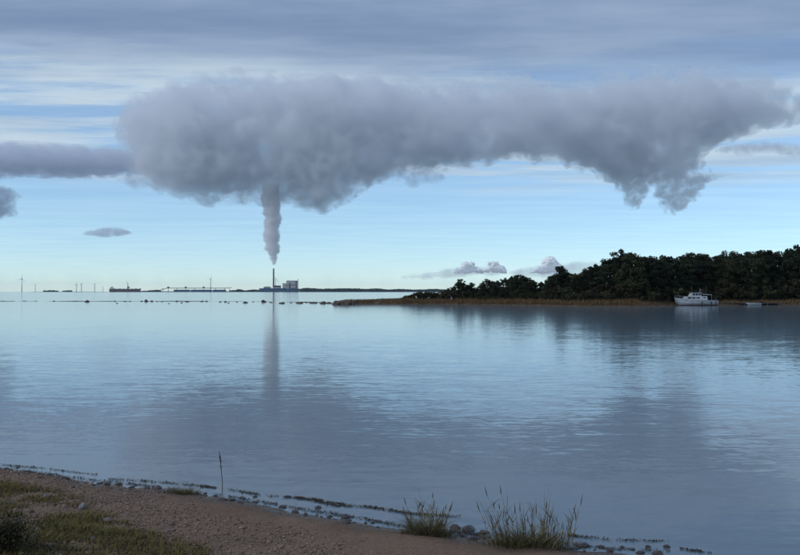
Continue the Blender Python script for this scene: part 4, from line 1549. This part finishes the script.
# ------------------------------------------------------------------ power plant
ct = empty('chimney', (X(273.6, FD), FD, 0))
zt = Zf(269, FD)
ch = MB()
for z0, z1, r0, r1 in ((0, zt * .5, 5.2, 4.5), (zt * .5, zt, 4.5, 4.0)):
    ch.tube((0, 0, z0), (0, 0, z1), r0, r1, 16)
M_CHIM = pmat('chimney_dark', (0.055, 0.055, 0.06), (0.075, 0.07, 0.07), 0.05, 0.8)
ch.build('shaft', M_CHIM, ct, smooth=False)
MB().tube((0, 0, zt), (0, 0, zt + 3), 4.6, 4.6, 16).build('rim', M_ROOFD, ct)
for z in (zt * .55, zt * .8):
    MB().tube((0, 0, z), (0, 0, z + 1.4), 6.0, 6.0, 16).build('platform', M_ROOFD, ct)
tag(ct, 'tall slender dark chimney of the power plant below the steam plume', 'chimney')


def building(name, x0, x1, ytop, dyf, depth, wall_m, roof_m, label, panels=(), flat=True, ybase=292):
    xa, xb = X(x0, FD), X(x1, FD)
    xc = (xa + xb) / 2
    r = empty(name, (xc, FD + dyf, 0))
    w = (xb - xa) / 2
    z = Zf(ytop, FD)
    MB().box(-w, w, -depth / 2, depth / 2, 0, z).build('wall', wall_m, r)
    if flat:
        MB().box(-w - .8, w + .8, -depth / 2 - .8, depth / 2 + .8, z + .01, z + 1.6).build('roof', roof_m, r)
    else:
        MB().prism([(-w - 1, z + .01), (w + 1, z + .01), (w * .5, z + 5), (-w * .5, z + 5)], -depth / 2 - 1, depth / 2 + 1).build('roof', roof_m, r)
    for (a, b, za, zb, mt, nm) in panels:
        MB().box(-w + 2 * w * a, -w + 2 * w * b, -depth / 2 - .5, -depth / 2 - .01, z * za, z * zb).build(nm, mt, r)
    tag(r, label, 'building', 'power plant buildings')
    return r


building('boiler_house', 286.2, 296.6, 280.9, 30, 50, M_CLAD, M_ROOFD, 'tall pale boiler house, biggest block of the power plant',
         [(.26, .40, .05, .80, M_ROOFD, 'louvre_panel'), (.90, 1.0, .0, .98, M_ROOFD, 'stair_panel'), (.5, .84, .60, .66, M_ROOFD, 'window_band'), (.5, .84, .30, .36, M_ROOFD, 'window_band'), (.03, .2, .55, .62, M_ROOFD, 'window_band')])
building('filter_house', 282.3, 285.9, 283.6, 25, 30, M_CLAD, M_ROOFD, 'narrow pale block close left of the boiler house', [(.2, .8, .3, .45, M_ROOFD, 'window_band')])
building('turbine_hall', 273.6, 280.8, 285.8, -10, 40, M_CLAD, M_ROOFD, 'low pale hall with a dark roof at the foot of the chimney', [(0, 1, .80, .98, M_ROOFD, 'fascia'), (.08, .9, .0, .2, M_BLUE, 'base_panel')])
building('fuel_shed', 261.5, 287, 288.6, -60, 40, M_BLUE, M_BLUE, 'long low blue shed in front of the chimney', [(.1, .18, 0, .5, M_ROOFD, 'door'), (.5, .58, 0, .5, M_ROOFD, 'door')])
building('store_shed', 287.6, 297.5, 289.0, -60, 40, M_BLUE, M_BLUE, 'low blue shed in front of the boiler house', [(.4, .6, 0, .5, M_ROOFD, 'door')])
building('workshop', 297.9, 304.4, 289.0, 0, 40, M_ROOFD, M_BLUE, 'low dark shed right of the boiler house', [(.2, .4, 0, .5, M_CLAD, 'door')])
building('office_block', 263, 270, 287.3, 30, 30, M_CLAD, M_CLAD, 'low pale building behind the left part of the blue shed', [(.1, .9, .7, .85, M_ROOFD, 'window_band')], False)
building('tank_house', 253, 259, 290.0, -20, 30, M_CLAD, M_ROOFD, 'smallest low building standing apart left of the plant')
# conveyor leaning against the chimney base and a stack of the boiler house
kr = empty('tower_crane', (X(276, FD), FD - 20, 0))
s = FD / FPX
MB().tube((0, 0, 0), (0, 0, 14 * s), 1.2, 1.0, 6).build('mast', M_CRANE, kr)
MB().tube((-1.4 * s, 0, 15 * s), (3.2 * s, 0, 10.0 * s), .8, .5, 5).build('jib', M_CRANE, kr)
tag(kr, 'thin crane with a sloping jib next to the chimney', 'crane')
vt = MB().tube((0, 0, 0), (0, 0, Zf(278.6, FD)), 1.4, 1.2, 8).build('vent_stack', M_ROOFD, None, (X(296.9, FD), FD + 60, 0))
tag(vt, 'thin vent stack at the right corner of the boiler house', 'vent stack')


# ================================================================== CLOUDS AND PLUME
def seg_dist2(px, pz, poly):
    """signed distance (pixels) to a polygon in the picture-like plane of the cloud"""
    return poly_sd(px, pz, np.array(poly, float))


def cloud(name, poly, D, Rr, T, res, amp, freq, mats, levels, label, cat='cloud', seed=1, flat_y=1.0, octs=4, stretch=1.0, billow=0.5, fine=0.35, fine_k=4.3):
    """closed volume hulls grown from an outline given in degrees-like pixels at its own distance D.
    Rr: rounding radius, T: half of the flat depth (both in outline units)"""
    poly = np.array(poly, float)
    pad = amp * 1.6 + res * 3 + max(0, -min(levels))
    x0, x1 = poly[:, 0].min() - pad, poly[:, 0].max() + pad
    z0, z1 = poly[:, 1].min() - pad, poly[:, 1].max() + pad
    xs = np.arange(x0, x1, res)
    zs = np.arange(z0, z1, res)
    ymax = (T + Rr) * flat_y + pad
    ys = np.arange(-ymax, ymax + res * 1.6, res * 1.6)
    d2 = poly_sd(*np.meshgrid(xs, zs, indexing='ij'), poly)[:, None, :].astype(np.float32)
    yy = np.maximum(np.abs(ys) / flat_y - T, 0)[None, :, None].astype(np.float32)
    F = Rr - np.sqrt(np.maximum(Rr - d2, 0) ** 2 + yy ** 2)
    F = np.broadcast_to(F, (len(xs), len(ys), len(zs))).astype(np.float32)
    near = F > -amp * 1.7
    I = np.nonzero(near)
    a, b, c = xs[I[0]] * freq / stretch, ys[I[1]] * freq / stretch, zs[I[2]] * freq
    nz_ = fbm(a, b, c, seed, octs, 0.55)
    bl = 1 - np.abs(fbm(a * 1.7, b * 1.7, c * 1.7, seed + 5, 3)) * 2.6
    N_ = np.full(F.shape, -0.0, np.float32)
    b2 = 1 - np.abs(fbm(a * fine_k, b * fine_k, c * fine_k, seed + 11, 3, 0.6)) * 2.6
    N_[I] = nz_ * (1 - billow) * 1.6 + bl * billow * 0.8 + (b2 - 0.3) * fine
    G = np.where(near, F + amp * N_, F)
    for arr in (G,):
        arr[[0, -1]] = -30; arr[:, [0, -1]] = -30; arr[:, :, [0, -1]] = -30
    u = D / FPX
    root = None
    for lv, mt in zip(levels, mats):
        H = G - lv
        if (H > 0).sum() < 8:
            continue
        V, Fc = surface_nets(H, (xs[0], ys[0], zs[0]), (res, res * 1.6, res))
        W = np.stack([(V[:, 0] - 400) * u, V[:, 1] * u, CAM_H + (291.5 - V[:, 1 + 1]) * u], 1)
        me = np_mesh(name, W, Fc[:, ::-1], mt)
        o = link(name if root is None else 'dense_core', me, root, (0, D, 0) if root is None else (0, 0, 0))
        if root is None:
            root = o
    tag(root, label, cat)
    return root


CC = (0.955, 0.966, 0.990)  # blue cast of the airlight before the clouds, put into their albedo
CD = (0.89, 0.92, 0.97)  # lower albedo: the shade of these thick clouds is put into the colour
V_MAIN = [vol_mat('cloud_fringe', 0.0048, CC, 0.4, 110, 0.45, 0.66), vol_mat('cloud_body', 0.0046, CC, 0.4, 300, 0.40, 0.62), vol_mat('cloud_heart', 0.0015, CC, 0.4)]
V_THIN = [vol_mat('wisp_fringe', 0.0035, CC, 0.3, 60, 0.46, 0.68), vol_mat('wisp_body', 0.0022, CC, 0.3)]
V_LENS = [vol_mat('lens_fringe', 0.006, CD, 0.3, 60, 0.43, 0.66), vol_mat('lens_body', 0.004, CD, 0.3, 90, 0.3, 0.6)]
V_PLUME = [vol_mat('steam_fringe', 0.022, (0.982, 0.975, 0.987), 0.1), vol_mat('steam_body', 0.03, (0.982, 0.975, 0.987), 0.1)]

MAIN = [(130, 124), (136, 112), (150, 106), (163, 99), (185, 95), (215, 91), (250, 89), (300, 88), (345, 86), (390, 88), (420, 92), (440, 95), (465, 90), (500, 88), (520, 89), (540, 96), (570, 98), (610, 90), (650, 86), (690, 83), (725, 86),
        (755, 90), (775, 98), (792, 106), (784, 116), (760, 120), (738, 125), (722, 134), (700, 142), (688, 152), (682, 164), (668, 170), (650, 166), (636, 174), (622, 174), (600, 164), (567, 152),
        (540, 147), (505, 146), (470, 151), (430, 156), (395, 168), (360, 182), (340, 190), (322, 201), (308, 195), (290, 189), (255, 187), (225, 189), (205, 190), (180, 183), (160, 178), (148, 166), (142, 150), (133, 138)]
cloud('cloud', MAIN, 5150, 28, 16, 2.4, 14.0, 1 / 52., V_MAIN, (-6.0, 1.0, 10.0), 'huge grey cloud spreading sideways above the steam plume', seed=5, octs=5, stretch=1.3, fine=0.6)
V_SHRED = [vol_mat('shred_fringe', 0.0070, CC, 0.3, 48, 0.46, 0.62), vol_mat('shred_body', 0.0035, CC, 0.3, 60, 0.42, 0.6)]
cloud('cloud', [(604, 164), (640, 158), (652, 168), (647, 178), (646, 188), (640, 197), (634, 204), (630, 196), (622, 186), (612, 176)], 5120, 12, 6, 1.2, 10.0, 1 / 13., V_SHRED, (-1.0, 2.0), 'left of two torn cloud shreds hanging from the huge cloud above the wood', seed=87, fine=.5)
cloud('cloud', [(654, 160), (690, 150), (697, 162), (692, 172), (704, 180), (694, 190), (688, 200), (678, 209), (668, 204), (662, 194), (664, 184), (655, 174)], 5080, 12, 6, 1.2, 10.0, 1 / 13., V_SHRED, (-1.0, 2.0), 'right of two torn cloud shreds hanging from the huge cloud above the wood', seed=97, fine=.5)
PLUME = [(274.3, 263.5), (276.2, 258), (276.4, 255), (278.8, 251), (279.2, 247), (277.6, 243), (279.4, 239), (278.6, 233), (276.8, 229), (279.4, 224), (280.6, 218), (278.6, 212), (279.8, 206), (279.0, 200), (277.6, 195), (279.5, 184), (262.5, 184),
         (263.2, 192), (261.4, 197), (261.8, 203), (264.6, 208), (263.6, 213), (265.6, 218), (264.0, 223), (265.2, 229), (263.4, 234), (263.8, 240), (266.6, 244), (265.6, 249), (268.8, 253), (270.0, 257), (273.0, 261), (273.5, 263.5)]
cloud('smoke_plume', PLUME, FD, 7.5, 0, 0.45, 2.6, 1 / 7.5, V_PLUME, (0.0, 0.9), 'grey steam plume rising straight up from the chimney', 'plume', seed=23, octs=4, billow=0.75, fine=0.3, fine_k=2.6)
cloud('cloud', [(-120, 146), (-40, 146), (0, 148), (30, 148), (70, 150), (110, 152), (145, 156), (146, 168), (120, 172), (80, 173), (40, 172), (0, 173), (-60, 176), (-120, 172)], 5600, 10, 40, 2.0, 4.5, 1 / 26., V_LENS, (0.0, 2.5),
      'long dark flat cloud strip at the left edge beside the huge cloud', seed=31, stretch=2.6, billow=.3)
cloud('cloud', [(-60, 186), (-10, 184), (8, 188), (14, 196), (6, 206), (10, 214), (-5, 218), (-60, 212)], 5600, 9, 12, 1.6, 5, 1 / 16., V_LENS, (0.0, 2.0), 'ragged dark cloud scrap at the left edge below the strip', seed=37)
cloud('cloud', [(82, 234), (92, 231), (104, 228), (118, 228), (128, 231), (133, 233), (120, 236), (100, 236.5)], 6500, 4, 8, 0.8, 1.6, 1 / 9., V_LENS, (0.0, 1.0), 'small dark lens shaped cloud alone above the ship', seed=41, stretch=1.8)
cloud('cloud', [(716, 150), (735, 144), (760, 142), (800, 146), (860, 144), (880, 152), (820, 157), (780, 152), (745, 153)], 6200, 5, 12, 1.4, 3.2, 1 / 16., V_THIN, (0.0, 1.4), 'thin grey cloud streak at the right edge below the huge cloud', seed=43, stretch=2.0)
cloud('cloud', [(686, 180), (700, 175), (716, 173), (738, 174), (720, 178), (706, 184), (694, 190)], 5400, 4, 6, 1.0, 2.4, 1 / 9., V_THIN, (0.0, 1.2), 'small wisp trailing right of the cloud leg above the wood', seed=47, stretch=1.5)
cloud('cloud', [(404, 180), (412, 172), (425, 170), (440, 172), (446, 178), (436, 184), (424, 182), (412, 190)], 5400, 5, 6, 1.2, 3.4, 1 / 10., V_THIN, (0.3, 2.0), 'torn wisp hanging under the middle of the huge cloud', seed=53)
cloud('cloud', [(118, 180), (130, 174), (150, 172), (168, 176), (172, 186), (160, 192), (148, 186), (132, 188)], 5400, 6, 8, 1.4, 4.2, 1 / 14., V_THIN, (0.0, 2.0), 'faint torn scrap under the left end of the huge cloud', seed=59)
CUMD = 19000
M_CUM = [vol_mat('cumulus_fringe', 0.0012, (1, 1, 1), -0.2), pmat('cumulus_white', (0.97, 0.97, 0.97), (0.95, 0.95, 0.95), 0.002, 1.0, 0.0)]
_b = M_CUM[1].node_tree.nodes['Principled BSDF']
_b.inputs['Subsurface Weight'].default_value = 1.0
_b.inputs['Subsurface Radius'].default_value = (1, 1, 1)
_b.inputs['Subsurface Scale'].default_value = 60.0
V_BANK = [vol_mat('bank_fringe', 0.0012, CC, 0.2, 300, 0.42, 0.66), vol_mat('bank_body', 0.0016, CC, 0.2)]
cloud('cloud', [(402, 277.5), (425, 273.5), (445, 270), (460, 268), (480, 269), (502, 268), (505, 273), (492, 275), (470, 275.5), (440, 277.5), (420, 278.5)], CUMD - 500, 3, 4, 0.7, 1.6, 1 / 7., V_BANK, (-1.0, 1.0),
      'low grey cloud streak below two white puffs above the headland tip', seed=61, stretch=1.6)
cloud('cloud', [(510, 273), (525, 269), (538, 267), (560, 265), (580, 262), (600, 264), (600, 277), (560, 278), (520, 277)], CUMD - 500, 4, 4, 0.7, 1.8, 1 / 7., V_BANK, (-1.0, 1.0),
      'low grey cloud bank behind the solitary pine', seed=67, stretch=1.6)
cloud('cloud', [(454, 272.5), (457, 268.5), (461, 267.5), (462.5, 263.5), (467, 261.5), (470.5, 261), (474, 264), (475, 267), (480, 268.5), (482, 272.5)], CUMD, 3, 0, 0.3, 3.0, 1 / 6., M_CUM, (-0.9, 0.7), 'left one of two small bright white puffs above the headland tip', seed=71, billow=.5, fine=.3, fine_k=2.3)
cloud('cloud', [(482, 272.5), (484, 268.5), (487.5, 267), (488.5, 263), (493, 262), (497.5, 261.5), (500, 265.5), (504, 267), (506, 272.5)], CUMD, 3, 0, 0.3, 3.0, 1 / 6., M_CUM, (-0.9, 0.7), 'right one of two small bright white puffs above the headland tip', seed=77, billow=.5, fine=.3, fine_k=2.3)
cloud('cloud', [(530, 273), (536, 268), (541, 265.5), (542.5, 260.5), (547, 258.5), (551.5, 257.5), (556, 260), (558, 264), (564, 266.5), (568, 273)], CUMD, 3, 0, 0.3, 3.0, 1 / 6., M_CUM, (-0.9, 0.7), 'single bright white puff just left of the solitary pine', seed=83, billow=.5, fine=.3, fine_k=2.3)

# ================================================================== HAZE
hz = MB().box(-14600, 14600, -2600, 14600, -2.6, 150.0).build('haze', vol_mat('haze_air', 2.6e-5, (0.72, 0.86, 1.0), 0.3))
tag(hz, 'thin pale sea haze over the bay', 'haze', kind='stuff')
